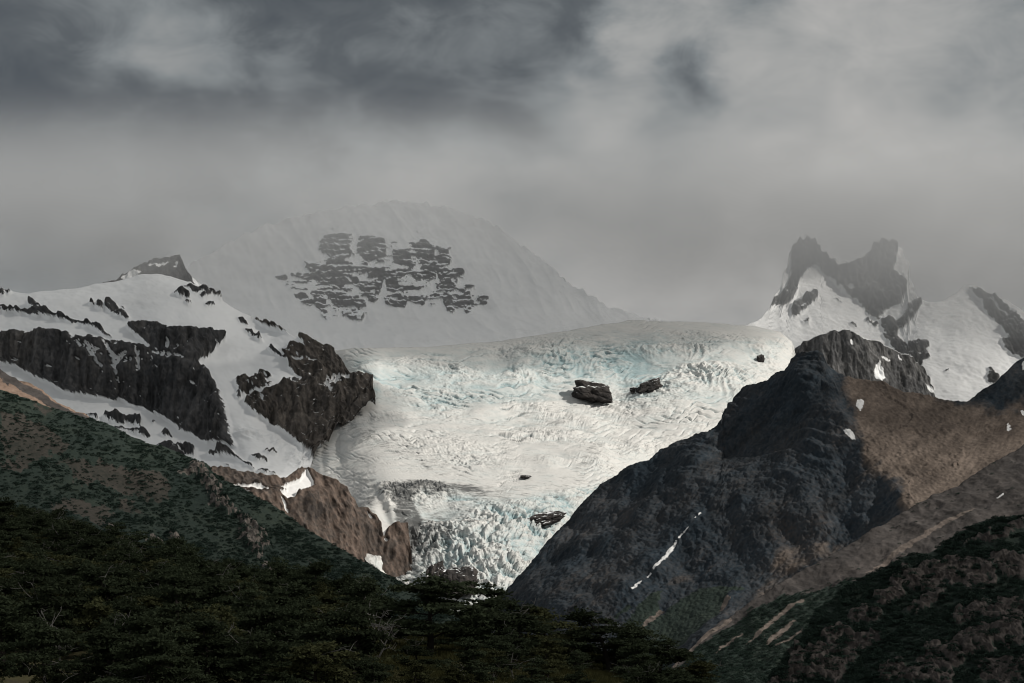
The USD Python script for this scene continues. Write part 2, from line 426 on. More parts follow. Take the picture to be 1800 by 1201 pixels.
MAT = {
    'snow': snow_mat('snow'),
    'old_snow': snow_mat('old_snow', (0.62, 0.62, 0.62), (0.45, 0.44, 0.43)),
    'ice': ice_mat('glacier_ice'),
    'cliff': earth('dark_cliff_rock', [(0.03, 0.033, 0.037), (0.065, 0.065, 0.067), (0.105, 0.10, 0.096)], 120, 12, (1, 1, 2.2), streak=(16, 16, 140), streak_amt=0.45, snow=0.93, snow_noise=(22, 0.55), bump_scale=8),
    'buttress': earth('brown_buttress_rock', [(0.034, 0.033, 0.033), (0.078, 0.07, 0.064), (0.135, 0.117, 0.102)], 90, 10, (1, 1, 2.5), streak=(12, 12, 130), streak_amt=0.5, snow=0.93, snow_noise=(22, 0.55), bump_scale=8),
    'knoll': earth('red_brown_rock', [(0.028, 0.025, 0.025), (0.06, 0.05, 0.044), (0.108, 0.081, 0.067), (0.08, 0.067, 0.06)], 80, 9, (1, 1, 2), streak=(14, 14, 90), streak_amt=0.4, bump_scale=6),
    'wall': earth('mist_paled_wall_rock', [(0.035, 0.038, 0.041), (0.07, 0.072, 0.074), (0.12, 0.12, 0.12)], 60, 12, (1, 1, 0.4), streak=(200, 200, 7), streak_amt=0.6, snow=0.62, snow_noise=(9, 0.9), snow_stretch=(7, 7, 0.7), bump_scale=10),  # rock colours raised to stand in for mist over the wall
    'peak': earth('peak_rock', [(0.05, 0.052, 0.055), (0.085, 0.085, 0.085), (0.12, 0.118, 0.115)], 120, 14, (1, 1, 2), streak=(20, 20, 120), streak_amt=0.4, snow=0.88, snow_noise=(60, 0.4), bump_scale=10),
    'dome': earth('grey_dome_rock', [(0.05, 0.052, 0.056), (0.09, 0.09, 0.092), (0.14, 0.138, 0.135)], 90, 10, (1, 1, 3), streak=(10, 10, 160), streak_amt=0.55, snow=0.83, snow_noise=(28, 0.8), bump_scale=8),
}

# ---------------------------------------------------------------- far terrain
def warp(X, Y, a=2.0, w=11.0, seed=0):
    q = np.stack([X / w, Y / w, np.zeros_like(X) + seed], -1)
    return X + a * fb(q, 4, seed, 0.65), Y + a * fb(q + 31.7, 4, seed + 5, 0.65)


def mask(polys, X, Y, holes=()):
    m = np.zeros(X.shape, bool)
    for p in polys:
        m |= inside(p, X, Y)
    for p in holes:
        m &= ~inside(p, X, Y)
    return m


def soft(m, s=1.5):
    return gaussian_filter(m.astype(float), s)


def rock_relief(P, seed=0, a=1.0, z=1.0):
    """Buttresses, ribs and cracks of a rock face, in metres."""
    return a * (13 * ridged(sc(P, 55, 55, 190 * z), 3, seed) + 6 * ridged(sc(P, 19, 19, 55 * z), 3, seed + 3) + 2.2 * fb(sc(P, 7, 7, 11 * z), 3, seed + 7))


# --- mountain on the left: snow dome, black cliff, brown buttress
CLIFF = Z1((-500, 560), (0, 565), (60, 560), (180, 547), (270, 548), (350, 558), (400, 575), (450, 585), (540, 595), (620, 605), (700, 625), (800, 640), (860, 662), (970, 700), (1040, 710), (1100, 760), (1140, 830), (1170, 900), (1200, 980),
           (1220, 1060), (1225, 1110), (1240, 1155), (1190, 1140), (1130, 1135), (1090, 1135), (1050, 1120), (1010, 1090), (945, 1085), (945, 1050), (880, 1015), (820, 975), (810, 990), (760, 960), (690, 945), (640, 905), (600, 920), (540, 905),
           (480, 895), (410, 875), (390, 885), (340, 865), (280, 830), (210, 805), (160, 780), (100, 735), (40, 725), (0, 720), (-500, 640))
CLIFF_UP = Z1((668, 518), (700, 515), (760, 520), (780, 505), (830, 512), (880, 530), (950, 545), (1000, 550), (1060, 552), (1090, 545), (1110, 555), (1150, 555), (1180, 575), (1175, 600), (1150, 622), (1130, 610), (1105, 600), (1130, 630),
              (1125, 660), (1090, 690), (1060, 695), (1040, 715), (970, 700), (890, 670), (850, 660), (800, 640), (770, 610), (730, 580), (700, 555))
A_SNOW = [Z1((370, 570), (398, 575), (442, 625), (435, 635)), Z1((455, 612), (478, 610), (522, 700), (557, 735), (545, 748), (505, 705)), Z1((490, 625), (518, 630), (522, 680), (500, 650)),
          Z1((543, 600), (567, 610), (605, 665), (620, 680), (650, 665), (682, 655), (677, 680), (640, 715), (624, 745), (642, 830), (622, 810), (610, 755), (598, 735), (596, 690)),
          Z1((712, 640), (737, 650), (747, 765), (731, 760), (723, 700)), Z1((800, 650), (850, 655), (975, 698), (900, 690), (810, 670)),
          Z1((88, 690), (112, 700), (100, 712)), Z1((408, 690), (435, 698), (437, 714)), Z1((1003, 815), (1032, 820), (1032, 838), (1008, 830)), Z1((948, 1000), (972, 1003), (955, 1024)), Z1((258, 728), (297, 742), (270, 742)),
          Z1((828, 736), (852, 747), (840, 754)), Z1((880, 590), (902, 598), (893, 655), (878, 640)), Z1((928, 610), (955, 640), (942, 648)), Z1((1005, 755), (1040, 765), (1030, 772)), Z1((745, 885), (765, 900), (750, 900)), Z1((690, 830), (710, 855), (700, 852)),
          Z2((652, 688), (702, 697), (697, 712), (658, 704)), Z2((718, 703), (762, 708), (768, 724), (733, 724)), Z2((800, 830), (820, 800), (870, 785), (907, 790), (892, 820), (850, 845), (832, 895), (813, 860)), Z2((905, 783), (937, 783), (942, 802), (910, 805))]
A_SPOT = [Z1((-400, 405), (0, 436), (60, 438), (130, 448), (150, 443), (210, 448), (300, 468), (350, 478), (420, 503), (490, 523), (540, 548), (592, 588), (560, 577), (500, 540), (430, 517), (340, 495), (250, 477), (150, 462), (60, 452), (0, 446), (-400, 412)),
          Z1((148, 388), (182, 400), (237, 446), (198, 438), (158, 409)), Z1((-60, 375), (0, 361), (67, 338), (40, 354), (0, 371)),
          Z1((480, 395), (500, 405), (500, 418), (480, 410)), Z1((510, 405), (530, 397), (550, 420), (548, 442), (525, 438), (510, 420)), Z1((555, 415), (590, 402), (615, 415), (630, 435), (660, 445), (670, 465), (690, 485), (665, 485), (640, 470), (600, 460), (575, 445), (555, 430)),
          Z1((635, 420), (662, 425), (655, 434)), Z1((920, 352), (950, 345), (1000, 372), (985, 385), (945, 372)), Z1((968, 313), (1000, 318), (1060, 333), (1110, 353), (1182, 391), (1130, 377), (1060, 347), (1000, 330)),
          Z1((1003, 333), (1060, 335), (1057, 352), (1020, 347)), Z1((1055, 361), (1085, 359), (1112, 373), (1060, 377)), Z1((973, 401), (1027, 408), (990, 413)), Z1((1073, 405), (1100, 398), (1147, 413), (1090, 416)), Z1((970, 274), (1025, 284), (1010, 289)),
          Z2((348, 484), (382, 484), (407, 516), (370, 507)), Z2((388, 544), (412, 549), (442, 570), (482, 601), (455, 602), (428, 576)), Z2((513, 638), (552, 654), (592, 684), (612, 698), (580, 692), (538, 667)),
          Z2((598, 800), (627, 804), (610, 814)), Z2((638, 800), (672, 800), (672, 816), (643, 816)), Z2((345, 880), (370, 895), (375, 910), (350, 905)),
          ZA((775, 402), (870, 400), (950, 425), (1010, 420), (1070, 440), (1060, 480), (1075, 505), (1040, 490), (960, 460), (900, 460), (790, 430)), ZA((820, 475), (900, 485), (1000, 500), (1060, 520), (1140, 540), (1110, 570), (1060, 545), (980, 515), (900, 500)),
          ZA((1208, 530), (1260, 528), (1312, 566), (1260, 567)), ZA((1300, 630), (1430, 630), (1470, 665), (1465, 705), (1420, 700), (1350, 670)), ZA((635, 390), (730, 405), (747, 430), (690, 415)), ZA((1135, 435), (1165, 440), (1170, 455), (1145, 460)), ZA((1180, 620), (1300, 640), (1360, 690), (1440, 730), (1300, 720)),
          Z6((60, 185), (120, 180), (150, 150), (200, 145), (250, 190), (300, 240), (400, 310), (530, 345), (540, 355), (440, 335), (350, 290), (290, 240), (230, 215), (150, 215), (80, 205)), Z6((165, 253), (242, 280), (200, 277)),
          Z6((360, 215), (400, 225), (420, 215), (470, 240), (482, 263), (440, 250), (400, 250)), Z6((450, 165), (500, 180), (550, 190), (540, 200), (470, 185)), Z6((810, 262), (940, 340), (930, 350), (870, 345), (840, 300))]
BUTT = [Z2((412, 468), (470, 503), (530, 528), (590, 538), (640, 553), (690, 588), (760, 628), (800, 638), (870, 688), (910, 740), (945, 780), (1000, 778), (1050, 800), (1068, 840), (1000, 890), (970, 950), (890, 1018), (820, 990), (830, 1060), (852, 1130),
           (760, 1165), (745, 1200), (700, 1168), (620, 1090), (540, 1060), (470, 1000), (480, 970), (500, 900), (480, 880), (545, 840), (600, 825), (680, 820), (690, 800), (650, 770), (625, 745), (630, 705), (600, 690), (605, 670), (590, 650), (640, 630),
           (710, 630), (690, 600), (650, 572), (610, 552), (560, 545), (500, 530), (450, 500)),
        [(546, 797), (583, 778), (577, 753), (573, 731), (590, 737), (600, 736), (633, 697), (655, 680), (675, 690), (675, 770), (610, 810), (560, 830)],
        Z2((340, 800), (350, 810), (370, 800), (450, 805), (490, 775), (530, 777), (540, 800), (500, 815), (540, 830), (500, 860), (430, 870), (400, 885), (370, 880), (345, 840)), Z2((380, 930), (420, 890), (480, 880), (485, 960), (470, 1000), (455, 1005), (430, 970), (385, 935))]
A_TOP = [(-160, 545), (-60, 527), (0, 522), (22, 513), (50, 515), (72, 510), (140, 506), (163, 500), (200, 495), (217, 491), (247, 483), (283, 483), (310, 488), (333, 495), (353, 508), (390, 530), (417, 545), (440, 557), (473, 575), (500, 583), (527, 597), (547, 607),
         (567, 613), (590, 630), (603, 647), (615, 659), (633, 659), (650, 667), (655, 680), (662, 700)]
A_BOT = [(-160, 740), (0, 745), (200, 840), (350, 890), (420, 905), (530, 870), (550, 808), (584, 790), (592, 748), (602, 754), (628, 738), (652, 714), (657, 716), (662, 722)]
DA = Depth((-200, 440, 720, 960), 6, 30, -4,
           [([(300, 440), (720, 440), (720, 620), (560, 640), (480, 640), (420, 600), (340, 520)], 27, 24), (CLIFF, 74, 4), (CLIFF_UP, 62, 10), (Z1((1000, 690), (1100, 760), (1250, 1160), (1040, 1120)), 74, 42), (BUTT[0], 70, -25),
            (Z2((690, 820), (700, 600), (800, 640), (830, 990), (860, 1130), (745, 1200), (690, 1000)), 74, 38), (Z2((800, 640), (1070, 790), (1070, 850), (890, 1018), (815, 990)), 62, 22)],
           [(548, 795, 4300.0)])


def a_kinds(P, X, Y, N):
    x, y = warp(X, Y, 2.3, 8.0, 1)
    q = np.stack([X / 7.0, Y / 10.0, 0 * X], -1)
    s = fb(q, 4, 13, 0.65)
    up = soft(mask([CLIFF_UP], X, Y), 1.0) * np.clip((575 - Y) / 22, 0, 1) + soft(mask([Z1((330, 555), (860, 650), (860, 720), (700, 760), (420, 640), (330, 590))], X, Y), 4) * 0.55 + 0.6 * soft(mask([Z2((590, 640), (710, 640), (760, 700), (620, 700)), Z2((340, 790), (540, 770), (540, 850), (400, 890))], X, Y), 2)
    k = np.where(mask([CLIFF, CLIFF_UP] + A_SPOT, x, y), 1, 0)
    k = np.where(mask(BUTT, x, y), 2, k)
    k = np.where((k > 0) & (s > 1.02 - 0.85 * up), 0, k)
    x, y = warp(X, Y, 1.6, 6.0, 4)
    return np.where(mask(A_SNOW, x, y) & (fb(np.stack([X / 5.0, Y / 9.0, 0 * X], -1), 3, 14, 0.6) > -0.28), 0, k)


def a_disp(P, X, Y, N):
    m = soft(a_kinds(P, X, Y, N) > 0, 1.2)[..., None]
    r = rock_relief(P, 3)[..., None]
    s = (5.0 * fb(sc(P, 150, 150, 90), 3, 8) + 1.3 * fb(sc(P, 25, 40, 14), 3, 9))[..., None]
    rough_ice = soft(mask([Z6((225, 40), (320, 0), (420, 20), (560, 80), (700, 160), (800, 290), (740, 320), (640, 270), (600, 240), (640, 180), (480, 110), (330, 70))], X, Y), 3)[..., None]
    s = s + rough_ice * (7 * ridged(sc(P, 30, 30, 16), 4, 12))[..., None]
    return N * (m * (0.9 * r + 4) + (1 - m) * s)


left_mountain, RA = relief('snow_mountain', -160, 662, 1.7, A_TOP, A_BOT, 240, DA, a_disp, a_kinds, [('snow_cover', MAT['snow']), ('rock_face', MAT['cliff']), ('rock_buttress', MAT['buttress'])], back=500, seed=2)
tag(left_mountain, 'snow domed mountain over a black cliff and a brown rock buttress', 'mountain', kind='structure')

# --- dark peak behind the snow dome, its head in the cloud
D_TOP = [(160, 505), (195, 497), (205, 490), (220, 482), (240, 470), (262, 461), (285, 454), (305, 450), (316, 451), (322, 460), (327, 472), (338, 488), (356, 504)]
DP = Depth((140, 380, 360, 560), 6, 55, -10, [], [(280, 490, 5700.0)])


def d_kinds(P, X, Y, N):
    x, y = warp(X, Y, 3, 12, 3)
    return np.where(mask([[(150, 400), (340, 400), (340, 520), (150, 520)]], x, y, [[(212, 490), (236, 474), (247, 478), (246, 484), (225, 492)], [(258, 467), (292, 464), (300, 460), (290, 470)], [(304, 474), (314, 457), (313, 470)]]), 1, 0)


hidden_peak, _ = relief('rock_peak', 160, 356, 1.8, D_TOP, [(160, 530), (356, 530)], 60, DP, lambda P, X, Y, N: N * rock_relief(P, 21, 0.35)[..., None], d_kinds, [('snow_cover', MAT['snow']), ('rock_face', MAT['cliff'])], back=400, seed=4, rough_top=3.5)
tag(hidden_peak, 'small dark rock peak with its head in cloud behind the snow dome', 'mountain', kind='structure')

# --- brown rock knoll under the buttress
C_TOP = [(300, 845), (340, 822), (352, 824), (360, 826), (385, 829), (405, 831), (420, 836), (440, 837), (455, 836), (480, 840), (505, 845), (515, 840), (530, 831), (538, 828), (552, 831), (566, 837), (590, 850), (607, 862), (620, 882), (627, 895), (642, 896), (655, 906), (667, 925), (672, 937), (687, 925), (700, 921), (715, 922), (717, 950), (720, 990)]
C_BOT = [(300, 900), (400, 930), (520, 990), (600, 1030), (690, 1060), (722, 1060)]
C_SNOW = [[(489, 862), (500, 856), (512, 851), (525, 846), (531, 838), (540, 829), (546, 838), (550, 850), (551, 857), (540, 864), (522, 868), (518, 876), (505, 878), (495, 872), (486, 868), (497, 865), (508, 863)], [(405, 854), (432, 856), (455, 855), (470, 860), (482, 866), (460, 865), (440, 864), (422, 860)],
          [(420, 866), (437, 866), (440, 868), (428, 872)], [(493, 876), (500, 882), (507, 907), (503, 902), (497, 885)], [(642, 900), (652, 910), (652, 914), (645, 908)], [(668, 925), (687, 915), (676, 937), (672, 948), (681, 951), (676, 956), (671, 945)], Z6((430, 345), (560, 355), (620, 385), (540, 372), (470, 352))]
DC = Depth((280, 790, 760, 1090), 6, 60, 22, [([(280, 790), (560, 800), (560, 875), (480, 880), (280, 880)], 34, 10), ([(520, 880), (640, 900), (670, 990), (560, 960)], 62, 30), ([(620, 890), (640, 880), (672, 940), (672, 1000), (650, 990)], 66, 45), ([(685, 915), (720, 915), (720, 1010), (685, 1010)], 66, 20)], [(690, 1003, 3560.0)])


def c_kinds(P, X, Y, N):
    x, y = warp(X, Y, 1.4, 8.0, 6)
    return np.where(mask(C_SNOW, x, y), 0, 1)


def c_disp(P, X, Y, N):
    m = soft(c_kinds(P, X, Y, N) > 0, 1.0)[..., None]
    return N * (m * rock_relief(P, 31, 0.55, 1.3)[..., None] + (1 - m) * 1.5 * fb(sc(P, 30, 30, 20), 3, 5)[..., None])


knoll, RC = relief('rock_knoll', 300, 720, 1.6, C_TOP, C_BOT, 130, DC, c_disp, c_kinds, [('snow_patch', MAT['old_snow']), ('rock_face', MAT['knoll'])], back=250, seed=5, rough_top=1.2)
tag(knoll, 'red brown rock knoll with snow ledges beside the lower icefall', 'mountain', kind='structure')

# --- glacier
B_TOP = [(500, 700), (546, 640), (560, 620), (620, 612), (720, 612), (800, 606), (880, 600), (960, 588), (1050, 572), (1110, 563), (1180, 565), (1250, 568), (1330, 574), (1372, 584), (1392, 602), (1400, 630), (1410, 660), (1440, 720), (1500, 760)]
B_BOT = [(380, 800), (520, 830), (560, 880), (620, 930), (660, 1030), (700, 1075), (800, 1110), (880, 1110), (960, 1000), (1100, 870), (1300, 760), (1500, 700)]
DB = Depth((360, 540, 1520, 1140), 8, 14, 0,
           [([(560, 640), (1000, 600), (1400, 590), (1400, 700), (1250, 760), (1180, 745), (900, 725), (760, 725), (600, 720)], 24, 0), ([(1150, 690), (1400, 620), (1300, 780), (1100, 830)], 26, -18), ([(640, 860), (880, 885), (1080, 845), (1080, 900), (880, 1100), (640, 1100)], 33, 5), ([(540, 760), (640, 740), (700, 850), (640, 900), (540, 840)], 14, 12),
            ([(900, 640), (1000, 615), (1170, 612), (1190, 640), (1010, 665), (900, 680)], 42, 0)],
           [(px, py, float(DA(px, py)) + 8) for px, py in ((548, 798), (585, 778), (575, 740), (600, 736), (628, 716), (648, 694))] + [(px, py, float(DA(px, py)) + 25) for px, py in ((526, 800), (532, 830))] + [(px, py, float(DC(px, py)) + 6) for px, py in ((690, 1003), (712, 985))], wh=0.3)
LIP = [(676, 850), (700, 846), (740, 846), (790, 850), (840, 855), (850, 860), (820, 866), (775, 872), (740, 868), (725, 880), (735, 905), (720, 925), (690, 918), (700, 900), (680, 880), (660, 868)]


def b_fields(X, Y):
    f = {}
    f['ice'] = np.clip(soft(mask([[(600, 625), (760, 620), (900, 605), (1100, 575), (1330, 590), (1400, 600), (1370, 660), (1280, 735), (1150, 800), (1075, 840), (960, 830), (930, 790), (800, 740), (700, 700), (620, 690)]], X, Y), 6) * 0.75
                       + soft(mask([[(660, 845), (760, 850), (880, 888), (1000, 862), (1090, 838), (1040, 900), (890, 1110), (690, 1110), (640, 1000), (690, 930)]], X, Y), 3)
                       + 0.5 * soft(mask([[(590, 720), (760, 740), (960, 830), (830, 840), (740, 800), (590, 770)]], X, Y), 8), 0, 1.2)
    f['hard'] = soft(mask([[(880, 650), (1000, 615), (1180, 612), (1330, 610), (1380, 630), (1290, 700), (1180, 680), (1010, 660), (900, 680)], [(700, 930), (960, 880), (1000, 900), (900, 1060), (700, 1060)]], X, Y), 5)
    f['blue'] = (0.52 * soft(mask([[(600, 630), (900, 630), (1000, 606), (1150, 606), (1180, 640), (1160, 690), (1110, 680), (1010, 690), (930, 715), (780, 722), (640, 700)]], X, Y), 12) + 0.35 * soft(mask([[(930, 640), (1000, 620), (1130, 625), (1130, 660), (1000, 665)]], X, Y), 5)
                 + 0.45 * soft(mask([[(870, 880), (960, 880), (985, 905), (950, 970), (890, 960), (870, 920)], [(775, 960), (830, 970), (830, 1005), (780, 1000)], [(985, 880), (1005, 895), (985, 925)], [(725, 715), (790, 700), (780, 725), (735, 725)], [(770, 850), (880, 885), (1060, 850), (1050, 870), (900, 910), (790, 880)]], X, Y), 4)
                 + 0.3 * soft(mask([[(1150, 680), (1180, 640), (1280, 660), (1250, 720)], [(1320, 600), (1390, 600), (1370, 640), (1330, 625)], [(690, 880), (880, 890), (1040, 870), (900, 1090), (700, 1060)], [(1060, 590), (1380, 600), (1290, 720), (1100, 720)]], X, Y), 8))
    f['dirt'] = (0.62 * soft(mask([LIP, [(690, 900), (740, 905), (735, 960), (715, 1000), (690, 1015), (720, 960)]], X, Y), 2.2) + 0.3 * soft(mask([[(830, 856), (900, 866), (880, 876), (820, 872)], [(700, 930), (780, 900), (800, 960), (740, 1010), (690, 1040)], [(1010, 820), (1050, 770), (1060, 790), (1020, 850)]], X, Y), 4)
                 + 0.3 * soft(mask([[(590, 735), (740, 790), (830, 830), (800, 832), (700, 800), (590, 760)], [(690, 850), (1080, 840), (1000, 920), (880, 1080), (690, 1080)]], X, Y), 6) + 0.16 * soft(mask([[(600, 640), (1380, 600), (1290, 720), (1000, 840), (720, 840), (600, 760)]], X, Y), 10)
                 + 0.6 * soft(mask([[(640, 880), (665, 878), (672, 886), (650, 890)], [(735, 808), (762, 826), (750, 826)], [(760, 828), (790, 836), (770, 836)]], X, Y), 1.5))
    return f


def b_crevasses(X, Y):
    """Long curved cracks across the flow, in swarms."""
    s = np.stack([X / 70, Y / 40, 0 * X], -1)
    w = 9 * fb(s, 3, 57) + 2.2 * fb(s * 4, 2, 58)
    out = 0
    for bend, pitch, sw in ((5.5e-4, 7.5, 61), (-3.0e-4, 10.0, 66), (9e-4, 14.0, 71)):
        f = (Y + bend * (X - 860) ** 2 + 0.12 * (X - 860) * (sw - 66) / 5 + w) / pitch
        d = np.abs(f - np.round(f)) * pitch
        swarm = np.clip(2.2 * gn(np.stack([X / 85, Y / 34, 0 * X + sw], -1), sw) - 0.25, 0, 1) * np.clip(0.75 + gn(np.stack([X / 18, np.round(f) * 7.3, 0 * X], -1), sw + 1), 0, 1)
        out = np.maximum(out, np.clip(1.4 - d / 1.1, 0, 1) * swarm)
    return out


B_KEEP = {}


def b_disp(P, X, Y, N):
    f = b_fields(X, Y)
    q = P + np.stack([12 * gn(sc(P, 60, 60, 40), 51), 12 * gn(sc(P, 60, 60, 40), 52), 5 * gn(sc(P, 60, 60, 40), 53)], -1)
    big = 10 * fb(sc(q, 130, 90, 80), 3, 39)
    q = q + np.stack([25 * gn(sc(P, 140, 140, 90), 54), 25 * gn(sc(P, 140, 140, 90), 55), 10 * gn(sc(P, 140, 140, 90), 56)], -1)
    block = np.floor(3 * (0.5 + 0.5 * fb(sc(q, 26, 20, 18), 3, 41, 0.6))) * 3.2                       # stepped blocks of ice
    sera = 4 * ridged(sc(q, 95, 38, 34), 4, 40, 0.6) + 4.5 * np.abs(fb(sc(q, 34, 15, 13), 4, 43, 0.65)) + 1.3 * ridged(sc(q, 11, 8, 6), 2, 46) + block
    crack = b_crevasses(X, Y)
    patch = np.clip(0.5 + 1.1 * gn(sc(q, 190, 130, 100), 44), 0.1, 1.2)
    hard = 7 * ridged(sc(q, 20, 30, 60), 3, 60)
    flow = 1.6 * fb(sc(q, 120, 40, 30), 4, 48) + 0.9 * ridged(sc(q, 60, 8, 8), 3, 49) * np.clip(0.4 + gn(sc(q, 110, 60, 60), 50), 0, 1)
    open_ = np.clip(0.35 + f['ice'], 0, 1)
    H = f['ice'] * (big + patch * sera) + f['hard'] * hard * patch + (1 - np.clip(f['ice'], 0, 1)) * flow - 8 * crack * open_
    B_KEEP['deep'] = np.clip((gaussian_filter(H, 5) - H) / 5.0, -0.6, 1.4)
    B_KEEP['crack'] = crack * open_
    return N * H[..., None]


def b_attrs(P, X, Y, N):
    f = b_fields(X, Y)
    pad = X.shape[0] - B_KEEP['deep'].shape[0]
    deep, crack = (np.concatenate([np.repeat(B_KEEP[k][:1], pad, 0), B_KEEP[k]]) for k in ('deep', 'crack'))
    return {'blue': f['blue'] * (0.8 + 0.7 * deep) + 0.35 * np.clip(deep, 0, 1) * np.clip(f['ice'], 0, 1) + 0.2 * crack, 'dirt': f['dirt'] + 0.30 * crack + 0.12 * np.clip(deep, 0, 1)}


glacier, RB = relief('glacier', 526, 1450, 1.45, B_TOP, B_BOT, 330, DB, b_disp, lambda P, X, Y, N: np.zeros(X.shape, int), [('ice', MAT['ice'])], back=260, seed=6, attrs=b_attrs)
tag(glacier, 'broken white and blue glacier falling between the mountains', 'glacier', kind='structure')

# --- rocks that stand out of the ice
def outcrop(pxc, pyc, w, h, seed, label, tip=0.0, mat='knoll', n=72, spread=1.0):
    """A rough boulder of bedrock set into the ice; w and h in px of the photograph."""
    d = float(DB(pxc, pyc + h * 0.5)) - 2
    c = pt(pxc, pyc, d)
    u, v = np.meshgrid(np.linspace(0, 2 * np.pi, n, endpoint=False), np.linspace(0.0, np.pi, n // 2), indexing='ij')
    s = np.stack([np.sin(v) * np.cos(u), np.sin(v) * np.sin(u), np.cos(v)], -1)
    box = 1 / np.maximum(np.abs(s).max(-1), 0.6) ** 0.55
    r = box * (1 + 0.30 * fb(s * 1.7 + seed, 4, seed, 0.5))
    sx, sz = w * 0.5 * K * d, h * 0.5 * K * d
    p = s * r[..., None] * np.array([sx, max(sx * 0.7, sz), sz])
    p[..., 2] += p[..., 0] * tip
    p[..., 1] += p[..., 2] * 0.6
    p = p + c
    m = n // 2
    a = (np.arange(n)[:, None] * m + np.arange(m - 1)).ravel()
    b = (((np.arange(n) + 1) % n)[:, None] * m + np.arange(m - 1)).ravel()
    o = put('rock_outcrop', p.reshape(-1, 3), np.stack([a, a + 1, b + 1, b], -1), mat)
    return tag(o, label, 'rock')


MAT['nunatak'] = earth('dark_outcrop_rock', [(0.018, 0.018, 0.019), (0.036, 0.033, 0.032), (0.058, 0.051, 0.047)], 40, 6, streak=(14, 14, 30), streak_amt=0.25, snow=0.93, snow_noise=(12, 1.0), bump_scale=4)
outcrop(1042, 689, 62, 34, 3, 'largest dark rock standing out of the upper icefall', -0.15, MAT['nunatak'])
outcrop(1141, 679, 38, 22, 8, 'ragged rock in the upper icefall to the right of the largest one', 0.35, MAT['nunatak'])
outcrop(1118, 687, 20, 12, 12, 'little rock at the left foot of the ragged rock in the upper icefall', 0.0, MAT['nunatak'])
outcrop(953, 914, 72, 22, 15, 'long flat dark rock bare in the lower icefall near the shaded slope', 0.25, MAT['nunatak'])
outcrop(806, 1024, 62, 50, 19, 'black rock under the overhanging ice at the foot of the lower icefall', 0.1, MAT['nunatak'])
outcrop(764, 1014, 30, 44, 23, 'dark rib of rock streaked with snow left of the foot of the icefall', 0.5, MAT['nunatak'])
outcrop(1337, 631, 12, 14, 27, 'tiny rock near the right top edge of the upper icefall', 0.1, MAT['nunatak'])
outcrop(924, 838, 17, 5, 33, 'thin dark stone lying on the flat of the glacier', 0.0, MAT['nunatak'])

# --- far wall behind the glacier
E_ROCK = [Z7((330, 230), (420, 250), (520, 265), (560, 290), (600, 330), (635, 390), (600, 400), (470, 400), (410, 385), (370, 310)), Z7((430, 150), (460, 60), (600, 40), (640, 180), (600, 230), (660, 260), (640, 330), (600, 330), (540, 250), (480, 180)), Z7((640, 340), (680, 345), (700, 370), (750, 370), (780, 420), (740, 445), (700, 430), (660, 385)),
          Z7((670, 270), (760, 280), (870, 285), (860, 340), (840, 440), (810, 445), (780, 400), (770, 370), (840, 345), (800, 310), (720, 310)), Z7((875, 300), (1000, 290), (1060, 300), (1100, 360), (1110, 370), (1060, 350), (1020, 320), (980, 340), (930, 360), (950, 400), (1000, 410), (1110, 410), (1100, 425), (1020, 430), (960, 440), (880, 425)),
          Z7((1060, 120), (1130, 80), (1190, 120), (1200, 220), (1210, 350), (1170, 350), (1130, 260), (1090, 210)), Z7((1120, 295), (1150, 310), (1170, 365), (1125, 365)), Z7((1220, 130), (1290, 150), (1300, 240), (1250, 250)), Z7((1220, 290), (1400, 290), (1390, 320), (1300, 330), (1290, 350), (1350, 400), (1360, 425), (1320, 410), (1290, 380), (1290, 410), (1255, 415), (1240, 350)),
          Z7((120, 330), (200, 320), (220, 350), (160, 355)), Z7((230, 325), (370, 320), (390, 355), (290, 350)), Z7((255, 460), (330, 455), (350, 490), (380, 500), (365, 535), (320, 520), (290, 490)), Z7((365, 450), (420, 445), (440, 475), (465, 500), (450, 540), (470, 580), (505, 640), (470, 635), (430, 560), (390, 520), (400, 485)),
          Z7((480, 460), (540, 440), (590, 455), (650, 465), (710, 490), (740, 520), (735, 545), (650, 535), (600, 540), (560, 545), (510, 505)), Z7((580, 570), (640, 560), (710, 565), (730, 600), (700, 635), (640, 625), (590, 600)), Z7((745, 468), (790, 465), (820, 490), (800, 515), (760, 500)), Z7((865, 490), (900, 470), (970, 465), (1020, 525), (1000, 545), (940, 545), (890, 525)),
          Z7((1000, 480), (1050, 475), (1110, 470), (1150, 470), (1140, 520), (1110, 530), (1070, 510), (1010, 505)), Z7((1255, 460), (1290, 450), (1320, 470), (1340, 540), (1330, 590), (1290, 570), (1270, 510)), Z7((1330, 460), (1400, 460), (1450, 465), (1455, 530), (1425, 595), (1410, 560), (1350, 550), (1340, 510), (1390, 500)), Z7((1500, 470), (1560, 460), (1555, 530), (1510, 515)),
          Z7((700, 60), (860, 80), (870, 200), (760, 230), (680, 170)), Z7((920, 160), (1010, 150), (1060, 280), (940, 250))]
DE = Depth((240, 300, 1520, 700), 8, 42, 4, [(p, 62, 0) for p in E_ROCK] + [([(240, 545), (1520, 560), (1520, 700), (240, 700)], 20, 0)], [(700, 600, 7000.0)])


E_FIELD = [Z7((120, 340), (240, 320), (340, 230), (420, 100), (560, 40), (760, 60), (1100, 80), (1300, 140), (1420, 290), (1480, 380), (1570, 470), (1540, 540), (1440, 600), (1320, 590), (1150, 520), (1000, 550), (860, 500), (740, 540), (700, 640), (600, 620), (500, 640), (420, 560), (260, 470))]


